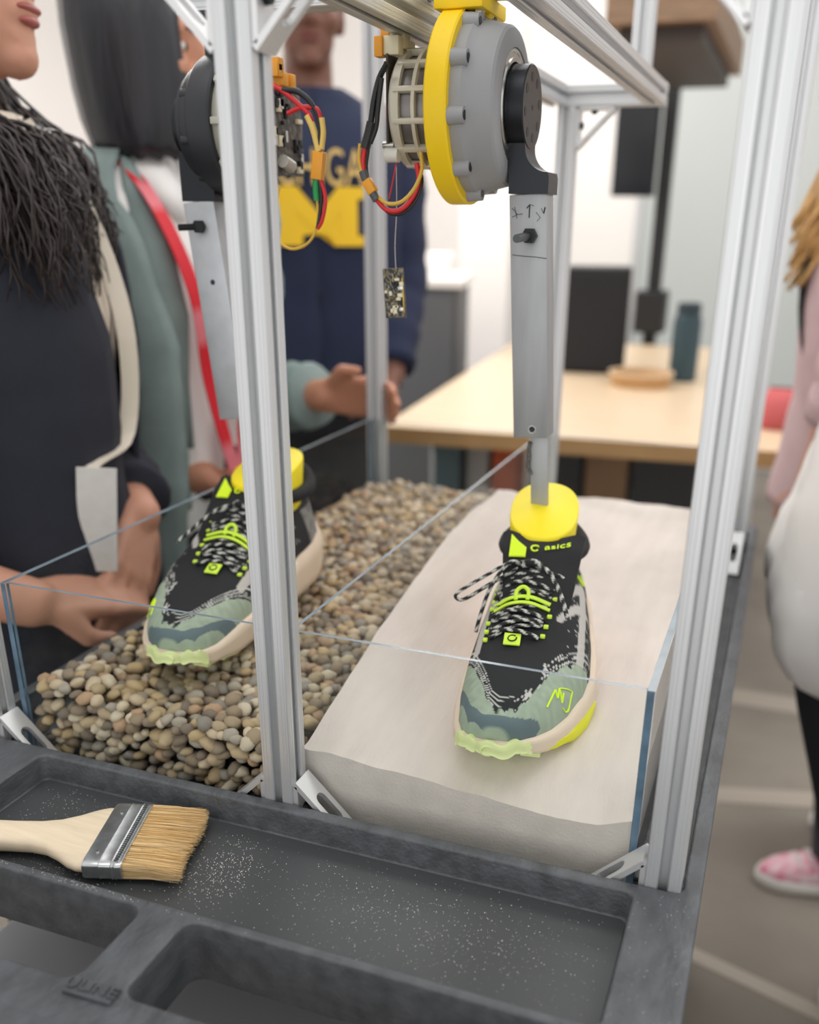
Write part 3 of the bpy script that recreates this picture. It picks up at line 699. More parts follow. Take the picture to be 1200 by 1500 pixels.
part('hex_nut', M_BOLT, bar, lambda bm: cyl(bm, nut_c, nut_c + Vector((0, -.0065, 0)), .0066, n=6))
part('threaded_stud', mat('zinc_stud', (92, 96, 98), .35, .8), bar, lambda bm: cyl(bm, nut_c, nut_c + Vector((-.004, -.030, -.002)), .0034, n=14))
hc = onbar(.05, .2545)
part('drilled_hole', M_DARK, bar, lambda bm: cyl(bm, hc + Vector((0, -.0001, 0)), hc + Vector((0, .001, 0)), .0026, n=16))
part('hole_burr', M_SILVER, bar, lambda bm: tube(bm, [hc + Vector((.0033*math.cos(t), -.0002, .0033*math.sin(t))) for t in np.linspace(0, 2*PI, 20)], .0005, 6))
AT, AB = Vector((-.2065, Y0 + .004, .262)), Vector((-.2005, Y0 + .005, .150))
def f(bm):
    bar_between(bm, AB, AT, .0165, .006)
ank = part('ankle_strap', M_STEEL_BAR, leg, f)
part('weld_bead', mat('weld_grey', (104, 104, 104), .5, .6, bump=(300, .6)), ank, lambda bm: tube(bm, catmull([(-.2135, Y0 + .001, .240), (-.2148, Y0 + .001, .232), (-.2140, Y0 + .001, .224), (-.2145, Y0 + .001, .216), (-.2115, Y0 + .001, .208)], 5), [.0012 + .0012*abs(math.sin(i*1.3)) for i in range(21)], 8))

# ---- left leg: black gearbox, pale back plate, electronics facing right
leg2 = thing('robotic_leg', 'robotic leg with black motor housing over the gravel, behind the middle post', 'robot leg', (-0.51, 0.86, 0.10), 'robotic legs')
YL, ZL = 0.857, 0.508
M_BLK = mat('matt_black_print', (38, 41, 46), 0.42, 0, bump=(600, .1))
def f(bm):
    lathe_x(bm, [(-.548, .01), (-.548, .036), (-.545, .044), (-.538, .0455), (-.538, .0495), (-.536, .0505), (-.526, .0515), (-.526, .0575), (-.524, .0585), (-.504, .0585), (-.502, .057), (-.502, .01)], YL, ZL, 64)
    prism(bm, [(YL - .020, ZL + .050), (YL + .020, ZL + .050), (YL + .020, .5955), (YL - .020, .5955)], 'x', -.524, -.504)
    bx(bm, -.535, -.495, YL - .03, YL + .03, .5865, .5955, .001)
hb2 = part('gearbox_housing', M_BLK, leg2, f, 30)
for k in range(8):
    a = 2*PI*k/8 + .3
    part('screw_boss', M_BLK, hb2, lambda bm: cyl(bm, (-.537, YL + .0475*math.cos(a), ZL + .0475*math.sin(a)), (-.526, YL + .0475*math.cos(a), ZL + .0475*math.sin(a)), .0048, n=14))
def f(bm):
    lathe_x(bm, [(-.560, .004), (-.560, .028), (-.548, .029), (-.548, .004)], YL, ZL, 48)
    prism(bm, [(-.560, ZL), (-.548, ZL), (-.548, ZL - .03), (-.526, ZL - .052), (-.526, .444), (-.562, .444), (-.562, ZL - .03)], 'y', YL - .018, YL + .018)
part('output_horn', M_BLACK_METAL, leg2, f, 30)
bp_ = part('back_plate', mat('pale_grey_plate', (176, 174, 162), .45, .2), leg2, lambda bm: lathe_x(bm, [(-.502, .01), (-.502, .052), (-.494, .053), (-.490, .050), (-.490, .01)], YL, ZL, 48), 30)
for k in range(10):
    a = 2*PI*k/10
    part('plate_tooth', bp_.data.materials[0], bp_, lambda bm: box(bm, (-.496, YL + .0535*math.cos(a), ZL + .0535*math.sin(a)), (.009, .006, .009), Matrix.Rotation(a - PI/2, 3, 'X'), .001))
part('plate_screw', M_BOLT, bp_, lambda bm: cyl(bm, (-.4905, YL - .044, ZL + .02), (-.487, YL - .044, ZL + .02), .0038, n=12))
part('motor_can', M_COIL, leg2, lambda bm: lathe_x(bm, [(-.490, .01), (-.490, .042), (-.462, .042), (-.462, .01)], YL, ZL, 48))
def speckled_box(name, c, s, cols, parent, n=22, seed=1):
    rr = random.Random(seed); bm = bmesh.new(); box(bm, c, s, None, .0006)
    bmesh.ops.subdivide_edges(bm, edges=bm.edges[:], cuts=n, use_grid_fill=True)
    bmesh.ops.recalc_face_normals(bm, faces=bm.faces); me = bpy.data.meshes.new(name); bm.to_mesh(me); bm.free()
    colour_mesh(me, [rgb(rr.choice(cols)) for _ in me.vertices]); return link(name, me, vmat('printed_board', .45), parent)
b2 = speckled_box('controller_board', (-.459, YL, ZL - .004), (.003, .062, .074), [(62, 58, 56), (70, 66, 62), (48, 46, 46), (120, 114, 106), (84, 78, 72)], leg2)
rr = random.Random(5)
for k in range(26):
    m_ = rr.choice([M_DARK, M_BLACK_METAL, M_SILVER, M_BOLT, M_CREAM])
    part('chip', m_, b2, lambda bm: box(bm, (-.4565, YL + rr.uniform(-.027, .027), ZL - .004 + rr.uniform(-.034, .034)), (.004, rr.uniform(.003, .011), rr.uniform(.003, .010)), None, .0004))
part('capacitor', mat('pale_grey_can', (180, 176, 168), .35, .5), b2, lambda bm: cyl(bm, (-.452, YL - .018, ZL - .030), (-.452, YL - .002, ZL - .034), .0056, n=16))
for dy, dz in ((-.030, .040), (-.020, .034), (-.006, .034), (-.028, .044)):
    part('connector', M_ORANGE, b2, lambda bm: box(bm, (-.450, YL + dy, ZL + dz), (.012, .010, .011), None, .0012))
def W2(name, m_, r_, pts): return wire(name, pts, r_, m_, b2)
yl = YL - .035
W2('cable', M_RED, .0022, [(-.450, yl, ZL + .028), (-.438, yl, ZL + .022), (-.424, yl, ZL + .012), (-.415, yl, ZL + .004), (-.412, yl, ZL - .006)])
W2('cable', M_RED, .0020, [(-.436, yl, ZL + .006), (-.424, yl, ZL + .010), (-.412, yl, ZL + .010), (-.406, yl, ZL + .006), (-.403, yl, ZL - .010)])
W2('cable', M_BLACKW, .0024, [(-.440, yl, ZL + .024), (-.425, yl, ZL + .022), (-.412, yl, ZL + .012), (-.405, yl, ZL - .004), (-.4065, yl, ZL - .020)])
M_SLV = mat('yellow_sleeve', (222, 190, 104), .6)
W2('heat_shrink', M_SLV, .0032, [(-.417, yl, ZL + .004), (-.412, yl, ZL - .006), (-.4085, yl, ZL - .018), (-.407, yl, ZL - .024)])
W2('heat_shrink', M_SLV, .0026, [(-.4035, yl, ZL + .002), (-.4025, yl, ZL - .010), (-.4045, yl, ZL - .022)])
part('cable_plug', M_ORANGE, b2, lambda bm: bar_between(bm, (-.4095, yl, ZL - .046), (-.4063, yl, ZL - .024), .0105, .008))
W2('heat_shrink', mat('green_sleeve', (30, 140, 70), .5), .0030, [(-.4105, yl, ZL - .045), (-.4112, yl, ZL - .054), (-.4108, yl, ZL - .063)])
W2('cable', M_YELW, .0012, [(-.4108, yl, ZL - .060), (-.410, yl, ZL - .075), (-.414, yl, ZL - .090), (-.424, yl, ZL - .100), (-.438, yl, ZL - .1035), (-.450, yl, ZL - .098), (-.456, yl, ZL - .085), (-.458, yl + .02, ZL - .05)])
W2('cable', M_RED, .0018, [(-.4065, yl, ZL - .046), (-.4030, yl, ZL - .056), (-.4025, yl, ZL - .066), (-.4065, yl, ZL - .080), (-.411, yl, ZL - .086)])
W2('cable', M_BLACKW, .0018, [(-.408, yl, ZL - .046), (-.406, yl, ZL - .060), (-.4085, yl, ZL - .076), (-.411, yl, ZL - .086)])
B2T, B2B = Vector((-.5445, YL - .004, .444)), Vector((-.5225, YL - .004, .240))
bar2 = part('shank_bar', mat('pale_machined_bar', (176, 180, 184), .42, .6, var=(60, .08)), leg2, lambda bm: bar_between(bm, B2B, B2T, .0335, .028))
def onb2(u, h, out=0.0):
    t = (h - B2B.z) / (B2T.z - B2B.z); c = B2B.lerp(B2T, t); return Vector((c.x + u * .0335, c.y - .014 - out, h))
c2 = onb2(-.05, .422); part('threaded_stud', M_BOLT, bar2, lambda bm: (cyl(bm, c2, c2 + Vector((0, -.006, 0)), .0062, n=6), cyl(bm, c2, c2 + Vector((-.014, -.016, -.001)), .0030, n=12)))
c3 = onb2(.05, .372); part('drilled_hole', M_DARK, bar2, lambda bm: cyl(bm, c3 + Vector((0, -.0001, 0)), c3 + Vector((0, .001, 0)), .0026, n=14))
part('drilled_hole', M_DARK, bar2, lambda bm: cyl(bm, (-.5145, YL + .006, .322), (-.5130, YL + .006, .322), .0035, n=14))
part('ankle_strap', M_STEEL_BAR, leg2, lambda bm: bar_between(bm, (-.512, YL + .005, .150), (-.5185, YL + .005, .255), .024, .006))

# ---- small circuit board hanging on a thin lead
pcbt = thing('circuit_board', 'small black circuit board hanging on a thin lead below the yellow-ringed motor', 'circuit board', (-.3466, Y0 - .02, .345))
ang = Matrix.Rotation(math.radians(-4), 4, 'Y'); pc = Vector((-.3425, Y0 - .02, .3685))
b3 = speckled_box('board', (0, 0, 0), (.0205, .002, .043), [(34, 35, 38)] * 7 + [(150, 148, 140), (170, 150, 90)], pcbt, 26, 4)
b3.data.transform(Matrix.Translation(pc) @ ang)
for k in range(16):
    u, v = rr.uniform(-.008, .008), rr.uniform(-.018, .018)
    part('chip', rr.choice([M_DARK, M_SILVER, M_CREAM, M_BLACK_METAL]), b3, lambda bm: box(bm, pc + ang.to_3x3() @ Vector((u, -.0016, v)), (rr.uniform(.0015, .005), .0014, rr.uniform(.0015, .005)), ang.to_3x3(), .0002))
part('header', mat('gold_pins', (190, 160, 80), .3, .8), b3, lambda bm: box(bm, pc + ang.to_3x3() @ Vector((.0088, -.0014, -.002)), (.0012, .0012, .030), ang.to_3x3(), .0002))
part('lead', mat('clear_lead', (214, 204, 202), .4), pcbt, lambda bm: tube(bm, catmull([(-.3415, Y0 - .0195, .389), (-.3420, Y0 - .02, .41), (-.3400, Y0 - .021, .44), (-.3390, Y0 - .024, .478)], 6), .0003, 5))

# ------------------------------------------------------------------ running shoes
L_S = 0.305
MED = [(0, -.018), (.002, -.029), (.006, -.037), (.015, -.0445), (.03, -.049), (.06, -.0525), (.1, -.0535), (.15, -.051), (.2, -.048), (.25, -.046), (.275, -.040), (.292, -.028), (.301, -.014), (.305, -.003)]
LAT = [(0, -.014), (.002, -.004), (.006, .004), (.015, .0145), (.03, .0265), (.05, .038), (.08, .0485), (.11, .0535), (.15, .053), (.2, .049), (.25, .045), (.275, .038), (.292, .026), (.301, .012), (.305, .001)]
def s_c(p): return (sinterp(p, MED) + sinterp(p, LAT)) / 2
def s_w(p): return (sinterp(p, LAT) - sinterp(p, MED)) / 2
def s_nar(p): return interp(p, [(.08, .0), (.17, .16), (.22, .24), (.30, .24)])
def s_bot(p): return interp(p, [(0, .017), (.03, .007), (.07, .0), (.24, .0), (.305, .010)])
def s_fe(p): return interp(p, [(0, .0225), (.03, .0205), (.08, .026), (.15, .036), (.22, .043), (.305, .052)])
def s_top(p):
    if p < .012: return .029 + (.044 - .029) * math.sqrt(max(0, 1 - ((.012 - p)/.012)**2))
    return sinterp(p, [(.012, .044), (.025, .0495), (.05, .0565), (.075, .0635), (.1, .072), (.13, .086), (.16, .1015), (.185, .110), (.21, .109), (.24, .104), (.275, .106), (.298, .108), (.305, .10)])
def upper_pt(p, a):
    """a in [0, pi] from +q side over the top to -q side"""
    w_, fe, tp = s_w(p) * .985, s_fe(p), s_top(p)
    c, s = math.cos(a), math.sin(a)
    nar = 1 - s_nar(p) * s
    x = s_c(p) + w_ * nar * math.copysign(abs(c)**.72, c); z = fe - .004 + (tp - fe + .004) * abs(s)**.72
    if p > .295: pass
    return Vector((x, p, z))
BLACK, SAGE, SLATE, FLECK, LIME = (25, 27, 30), (158, 172, 152), (98, 114, 118), (196, 196, 190), (214, 240, 40)
def seg_d(px, py, a, b):
    ax, ay = a; bx_, by_ = b; dx, dy = bx_ - ax, by_ - ay; t = max(0, min(1, ((px-ax)*dx + (py-ay)*dy) / (dx*dx + dy*dy + 1e-12)))
    return math.hypot(px - ax - dx*t, py - ay - dy*t)
STR = [((.088, .0435), (.150, .0420)), ((.150, .0420), (.205, .0385)), ((.150, .027), (.192, .043)), ((.122, .023), (.160, .045))]
PBT = [(-.053, .097), (-.048, .084), (-.03, .039), (-.024, .021), (-.016, .013), (-.002, .018), (.008, .033), (.016, .052), (.028, .072), (.04, .087), (.054, .105)]
PCT = [(-.053, .058), (-.048, .046), (-.038, .017), (-.026, .0062), (-.006, .0058), (.006, .0105), (.018, .021)]
def qc(p): return sinterp(p, [(.08, -.015), (.13, -.011), (.18, -.006)])
def upper_col(p, a, P_):
    q = P_.x; z = P_.z
    pb = sinterp(q, PBT)
    jag = .010 * (mnoise.noise(Vector((q*260, p*60, 3))) )
    if p < pb + jag * .5:
        pc = sinterp(q, PCT); hw = sinterp(q, [(-.05, .007), (-.038, .0062), (-.026, .0042), (.002, .0042), (.009, .0040), (.014, .0024), (.0175, .0)])
        if q < .0175 and abs(p - pc) < hw: return SLATE
        return tuple(int(c * (1 - .08*mnoise.noise(Vector((q*200, p*200, 0))))) for c in SAGE)
    if p < pb + .022:
        if mnoise.noise(Vector(((p - pb)*430, q*95 + p*30, 1))) > .12 + .25*(p - pb)/.022: return FLECK
    if p > .08 and min(seg_d(p, abs(q), A, B) for A, B in STR) < .0030: return (188, 184, 178)
    if .10 < p < .22 and abs(math.cos(a)) > .45 and mnoise.noise(Vector((p*420, a*26, 2))) > .42: return FLECK
    if p > .245 and z < .085: return (132, 130, 126) if mnoise.noise(Vector((p*120, q*160, z*160))) > -.2 else (104, 103, 101)
    return BLACK
def zebra_tube(name, pts, r_, parent, X, seed=0, flat=.55, c1=(22, 23, 26), c2=(196, 196, 188), k=10):
    pp = catmull(pts, k); bm = bmesh.new(); tube(bm, pp, r_, 8, flat); bmesh.ops.recalc_face_normals(bm, faces=bm.faces)
    me = bpy.data.meshes.new(name); bm.to_mesh(me); bm.free(); rr_ = random.Random(seed); ph = rr_.uniform(0, 6)
    dist = [0.0]
    for A, B in zip(pp, pp[1:]): dist.append(dist[-1] + (B - A).length)
    cols = []
    for i in range(len(pp)):
        for j in range(8): cols.append(rgb(c2 if math.sin(dist[i]*520 + ph + j*.9) > .45 else c1))
    colour_mesh(me, cols); me.transform(X); me.polygons.foreach_set('use_smooth', [True]*len(me.polygons))
    return link(name, me, vmat('woven_lace', .8), parent)
def cmesh(name, bm, cols, parent, X, m_):
    me = bpy.data.meshes.new(name); bm.to_mesh(me); bm.free(); colour_mesh(me, cols); me.transform(X); me.polygons.foreach_set('use_smooth', [True]*len(me.polygons))
    if X.determinant() < 0: me.flip_normals()
    return link(name, me, m_, parent)
def sp(name, m_, parent, X, fn, auto=45):
    bm = bmesh.new(); fn(bm); bmesh.ops.recalc_face_normals(bm, faces=bm.faces); me = bpy.data.meshes.new(name); bm.to_mesh(me); bm.free(); me.transform(X)
    if X.determinant() < 0: me.flip_normals()
    o = link(name, me, m_, parent); me.polygons.foreach_set('use_smooth', [True]*len(me.polygons)); me.set_sharp_from_angle(angle=math.radians(auto)); return o
M_MID = mat('cream_foam', (232, 212, 190), .6, 0, var=(30, .03)); M_BUMP = mat('pale_lime_rubber', (230, 240, 172), .5, 0, var=(60, .06))
M_STRIPE = mat('acid_yellow_foam', (226, 224, 20), .5); M_LIME = mat('lime_cord', (205, 238, 70), .6); M_COLLAR = mat('black_padding', (24, 25, 28), .85, bump=(900, .3))
M_LIMEP = mat('lime_print', (214, 244, 30), .5)
def top_pt(p, q, lift=0.0):
    w_ = s_w(p) * .985; fe, tp = s_fe(p), s_top(p); nar0 = 1 - s_nar(p)
    u = min(.98, abs(q - s_c(p)) / (w_ * (1 - (1-nar0)*.8))); c = u**(1/.72); s = math.sqrt(max(0, 1 - c*c))
    return Vector((q, p, fe - .004 + (tp - fe + .004) * s**.72 + lift))
def make_shoe(label, toe, yaw, pitch, mirror, cup_c, cup_tilt, seed):
    X = Matrix.Translation(toe) @ Matrix.Rotation(yaw, 4, 'Z') @ Matrix.Rotation(pitch, 4, 'X') @ (Matrix.Diagonal((-1, 1, 1, 1)) if mirror else Matrix.Identity(4))
    base = X @ Vector((0, .15, 0))
    sh = thing('running_shoe', label, 'shoe', base, 'running shoes on the robotic legs')
    # upper
    NP, NA = 230, 96; bm = bmesh.new(); rows = []; cols = []
    for i in range(NP):
        p = .0015 + (L_S - .003) * i/(NP - 1); row = []
        for j in range(NA):
            a = PI * j/(NA - 1); P_ = upper_pt(p, a); row.append(bm.verts.new(P_)); cols.append(rgb(upper_col(p, a, P_)))
        rows.append(row)
    for A, B in zip(rows, rows[1:]):
        for j in range(NA - 1): bm.faces.new((A[j], B[j], B[j+1], A[j+1]))
    bm.faces.new(rows[0]); bm.faces.new(rows[-1][::-1])
    bmesh.ops.recalc_face_normals(bm, faces=bm.faces)
    up = cmesh('upper', bm, cols, sh, X, vmat('knit_upper', .8, bump=(1500, .25)))
    # midsole
    def f(bm):
        rings = []
        for i in range(90):
            p = -.004 + (L_S + .008) * i/89; pe = .0001 + (L_S - .0002) * i/89; w_ = s_w(pe) * (1.015 if pe < .08 else lerp(1.015, 1.04, min(1, (pe - .08)/.05))) + .0015 * min(1, i/4, (89 - i)/4); b_, t_ = s_bot(pe), s_fe(pe) + .004
            hgt = t_ - b_; sec = []
            for (k, zf) in ((.86, 0), (.97, .10), (1.02, .32), (1.0, .52), (1.03, .70), (1.0, .9), (.95, 1.0)): sec.append((k, b_ + hgt*zf))
            rings.append([(s_c(pe) + w_*k, p, z) for k, z in sec] + [(s_c(pe) - w_*k, p, z) for k, z in sec[::-1]])
        loft(bm, rings)
    mid = sp('midsole', M_MID, sh, X, f, 60)
    # lateral yellow stripe and medial one
    def stripe(bm, sgn, p0, p1):
        R_ = []
        for i in range(40):
            t = i/39; p = lerp(p0, p1, t); w_ = s_w(p) * 1.06 + .0024; hh = (s_fe(p) - s_bot(p)) * .34 * math.sin(PI * min(1, .12 + t*.88))**.6; z = s_bot(p) + (s_fe(p) - s_bot(p)) * (.34 - .10*t)
            x = s_c(p) + sgn * w_
            R_.append([(x - sgn*.004, p, z - hh), (x, p, z - hh*.6), (x + sgn*.0006, p, z), (x, p, z + hh*.6), (x - sgn*.004, p, z + hh)])
        loft(bm, R_)
    sp('side_stripe', M_STRIPE, mid, X, lambda bm: stripe(bm, 1, .0035, .118))
    # toe bumper with lugs: wraps the medial side of the tip
    def f(bm):
        path = [Vector((sinterp(p, MED) * 1.04 - .001, p - .001, 0)) for p in (.016, .011, .0075, .005, .003, .0015)]
        path += [Vector((-.024, -.0035, 0)), Vector((-.016, -.0048, 0)), Vector((-.008, -.0042, 0))] + [Vector((sinterp(p, LAT) * 1.04 + .001, p - .0025, 0)) for p in (.003, .0055, .0085, .012)]
        path = catmull(path, 4); R_ = []; N_ = len(path)
        for i, c in enumerate(path):
            d = (path[min(i+1, N_-1)] - path[max(i-1, 0)]).normalized(); n_ = Vector((d.y, -d.x, 0)); pe = max(c.y, 0.0003)
            e = min(1, min(i, N_-1-i) / 5); zt_ = s_fe(pe) + .0050 + .0016*math.sin(i*.55)*e; zb_ = s_bot(pe) - .001 - .0028*max(0, math.sin(i*.42 + .6)); th = .0012 + .0022*e
            zt_ = lerp(s_bot(pe) + .008, zt_, .35 + .65*e)
            R_.append([(c.x - n_.x*.003, c.y - n_.y*.003, zt_ - .001), (c.x + n_.x*th*.6, c.y + n_.y*th*.6, zt_), (c.x + n_.x*th, c.y + n_.y*th, lerp(zb_, zt_, .66)), (c.x + n_.x*th*.7, c.y + n_.y*th*.7, lerp(zb_, zt_, .4)), (c.x + n_.x*th*1.1, c.y + n_.y*th*1.1, lerp(zb_, zt_, .2)), (c.x - n_.x*.005, c.y - n_.y*.005, zb_)])
        loft(bm, R_)
    tb = sp('toe_bumper', M_BUMP, sh, X, f, 60)
    sp('bumper_ridge', M_BUMP, tb, X, lambda bm: tube(bm, [(-.020 + .0052*math.cos(t), -.0072, .0215 + .0040*math.sin(t)) for t in np.linspace(.3, 5.2, 18)], .0009, 6))
    # outsole with lugs
    def f(bm):
        rings = []
        for i in range(60):
            p = .001 + (L_S - .002) * i/59; w_ = s_w(p) * .93; b_ = s_bot(p)
            rings.append([(s_c(p) + w_, p, b_ + .002), (s_c(p) + w_*.97, p, b_ - .002), (s_c(p) - w_*.97, p, b_ - .002), (s_c(p) - w_, p, b_ + .002)])
        loft(bm, rings)
    outs = sp('outsole', M_BUMP, sh, X, f, 60)
    for p in np.arange(.03, .29, .026):
        for sgn in (-1, 0, 1):
            sp('lug', M_BUMP, outs, X, lambda bm: box(bm, (s_c(p) + sgn*s_w(p)*.58, p, s_bot(p) - .003), (s_w(p)*.42, .014, .004), None, .0008))
    # collar roll and tongue
    def f(bm):
        pts = []
        for i in range(49):
            t = 2*PI*i/48; y_ = .246 + .0555*math.sin(t); x = -.001 + .0360*math.cos(t)
            z = .106 + .012*max(0, math.sin(t))**3 + .006*max(0, -math.sin(t))**2
            pts.append((x, y_, z))
        tube(bm, pts, .0078, 12, .9, cap=False)
    sp('collar', M_COLLAR, sh, X, f, 80)
    def f(bm):
        R_ = []
        for i in range(16):
            t = i/15; p = .115 + .090*t; zc = top_pt(p, 0).z + .003 + .012*t**2.2
            hw = .026 + .012*t; row = []
            for j in range(13):
                u = -1 + j/6; row.append((s_c(p) + hw*u, p + (.004 if t > .9 else 0) - .010*t*u*u*0, zc - .012*u*u*(1 - .75*t) + (.010*max(0, abs(u) - .35)/.65*(1 if abs(u) < .95 else .55) if i > 10 else 0) * (i-10)/5))
            R_.append(row + [(x, y_ + .007, z - .006) for x, y_, z in row[::-1]])
        loft(bm, R_)
    tg = sp('tongue', M_COLLAR, sh, X, f, 60)
    me = text_mesh('asics', .0135, .0003)
    XF = X if not mirror else X @ Matrix.Diagonal((-1, 1, 1, 1))
    def tpl(u, p, lift=0.0015):  # point on tongue face
        t = (p - .115)/.090; zc = top_pt(p, 0).z + .003 + .012*t**2.2; hw = .026 + .012*t; uu = u/hw
        return Vector((s_c(p) + u, p, zc - .012*uu*uu*(1 - .75*t) + (.010*max(0, abs(uu) - .35)/.65)*max(0, t*15 - 10)/5 + lift + .0008))
    for v in me.vertices: v.co = XF @ tpl(.014 + v.co.x * .95, .1900 + v.co.y*.82 + v.co.x*.30, .0014 + v.co.z)
    me.update(); link('lettering', me, M_LIMEP, tg)
    # round monogram left of the word
    sp('monogram', M_LIMEP, tg, XF, lambda bm: tube(bm, [tpl(-.0062 + .0034*math.cos(t), .1850 + .0036*math.sin(t), .0015) for t in np.linspace(.5, 5.6, 16)], .0009, 6))
    sp('tongue_patch', M_LIMEP, tg, XF, lambda bm: loft(bm, [[tpl(-.029 + .015*s_, .180 + .020*(1 - s_*.75) , .0016), tpl(-.029 + .015*s_, .178 - .002*s_, .0016), tpl(-.029 + .015*s_, .178 - .002*s_, .0004), tpl(-.029 + .015*s_, .180 + .020*(1 - s_*.75), .0004)] for s_ in (0, .5, 1)]))
    # laces
    rows_p = [.100, .110, .121, .140, .151, .162, .172]
    for i, p in enumerate(rows_p):
        hw = .021 + .006*(i/6); s_ = 1 if i % 2 else -1; cq = qc(p)
        pts = [top_pt(p - .004*s_, cq - hw, .0022), top_pt(p - .002*s_, cq - hw*.5, .0044), top_pt(p, cq, .0050), top_pt(p + .002*s_, cq + hw*.5, .0044), top_pt(p + .004*s_, cq + hw, .0022)]
        zebra_tube('lace', pts, .0027, sh, X, seed + i)
        pts = [top_pt(p + .005*s_ + .004, cq - hw, .0020), top_pt(p + .0045, cq, .0046), top_pt(p - .005*s_ + .004, cq + hw, .0020)]
        zebra_tube('lace', pts, .0023, sh, X, seed + 20 + i)
        for sg in (-1, 1): sp('eyelet', M_LIME, up, X, lambda bm: box(bm, top_pt(p, cq + sg*(hw + .003), .0012), (.0042, .0045, .003), None, .0008))
    for k, (pts) in enumerate([[(-.006, .166, .008), (-.022, .164, .008), (-.040, .158, -.002), (-.060, .150, -.014), (-.066, .147, -.020), (-.058, .146, -.022), (-.036, .152, -.008), (-.012, .160, .006)],
                               [(-.004, .166, .008), (.010, .168, .008), (.024, .164, .004), (.030, .159, .0), (.020, .157, .004), (.006, .161, .006)],
                               [(-.006, .164, .010), (-.020, .156, .012), (-.034, .148, -.008), (-.041, .138, -.030), (-.044, .128, -.045)],
                               [(.002, .164, .010), (.014, .150, .010), (.024, .132, .003), (.030, .118, -.004), (.036, .098, -.012)]]):
        base_z = top_pt(.163, 0).z
        zebra_tube('lace_bow', [Vector((x - .006, y_ + .004, base_z + z)) for x, y_, z in pts], .0022, sh, X, seed + 50 + k, .7)
    zebra_tube('lace_knot', [Vector((-.016, .169, base_z + .008)), Vector((-.006, .165, base_z + .012)), Vector((.002, .170, base_z + .008))], .0045, sh, X, seed + 60, .8)
    for dp, r_ in ((.1345, .0028), (.1285, .0024)):
        sp('lime_lace', M_LIME, sh, X, lambda bm: tube(bm, catmull([top_pt(dp + .003, -.034, .002), top_pt(dp, -.020, .0056), top_pt(dp - .0005, -.004, .0060), top_pt(dp - .003, .014, .003)], 8), r_, 8, .6))
    sp('lime_loop', M_LIME, sh, X, lambda bm: tube(bm, catmull([top_pt(.131, -.016, .006), top_pt(.137, -.016, .009), top_pt(.140, -.011, .010), top_pt(.137, -.006, .009), top_pt(.131, -.006, .006)], 6), .0018, 8))
    tab = sp('lime_tab', M_LIME, sh, X, lambda bm: box(bm, top_pt(.0915, -.014, .0030), (.014, .013, .0016), Matrix.Rotation(.40, 3, 'X'), .0004))
    sp('tab_mark', M_COLLAR, tab, X, lambda bm: tube(bm, [top_pt(.0915 + .0034*math.sin(t), -.014 + .0036*math.cos(t), .0042) for t in np.linspace(.8, 6.6, 14)], .0006, 6))
    # angular lime print on the lateral toe
    mk = [((.033, .021), (.050, .026)), ((.050, .026), (.046, .0285)), ((.046, .0285), (.054, .029)), ((.054, .029), (.047, .032)), ((.047, .032), (.054, .0325)), ((.054, .029), (.064, .039)), ((.064, .039), (.049, .037)), ((.049, .037), (.046, .033))]
    for (p0, q0), (p1, q1) in mk:
        sp('toe_print', M_LIMEP, up, X, lambda bm: tube(bm, [top_pt(lerp(p0, p1, t), lerp(q0, q1, t), .0004) for t in (0, .25, .5, .75, 1)], .0009, 6, .6))
    # lime cord on the ankle side
    sp('side_cord', M_LIME, up, X, lambda bm: tube(bm, catmull([upper_pt(.215, .62) + Vector((.001, 0, .001)), upper_pt(.200, .55) + Vector((.0015, 0, .001)), upper_pt(.19, .85) + Vector((.0015, 0, .001)), upper_pt(.205, .98) + Vector((.001, 0, .001))], 6), .0014, 6))
    # print ankle block inside the collar
    def f(bm):
        rings = []
        for zz, k in ((.085, .86), (.105, .94), (.132, 1.0), (.1345, .99), (.1355, .96)):
            rg = []
            for i in range(40):
                t = 2*PI*i/40; ex = .0325*k*math.copysign(abs(math.cos(t))**.85, math.cos(t)); ey = .050*k*math.copysign(abs(math.sin(t))**.85, math.sin(t))
                rg.append((cup_c[0] + ex, cup_c[1] + ey, zz + cup_c[2] + ey*math.tan(cup_tilt)*min(1, (zz - .07)/.05)))
            rings.append(rg)
        loft(bm, rings)
    sp('ankle_block', M_YELLOW2, sh, X, f, 50)
    return sh
make_shoe('black running shoe with sage toe standing on the white sand, at right', (-.1505, .606, .038), math.radians(9.5), 0.0, False, (-.003, .252, 0.004), math.radians(15), 10)
make_shoe('black running shoe with sage toe over the gravel, partly hidden by the middle post', (-.500, .640, .044), math.radians(2), math.radians(1.5), True, (-.003, .236, 0), math.radians(10), 90)
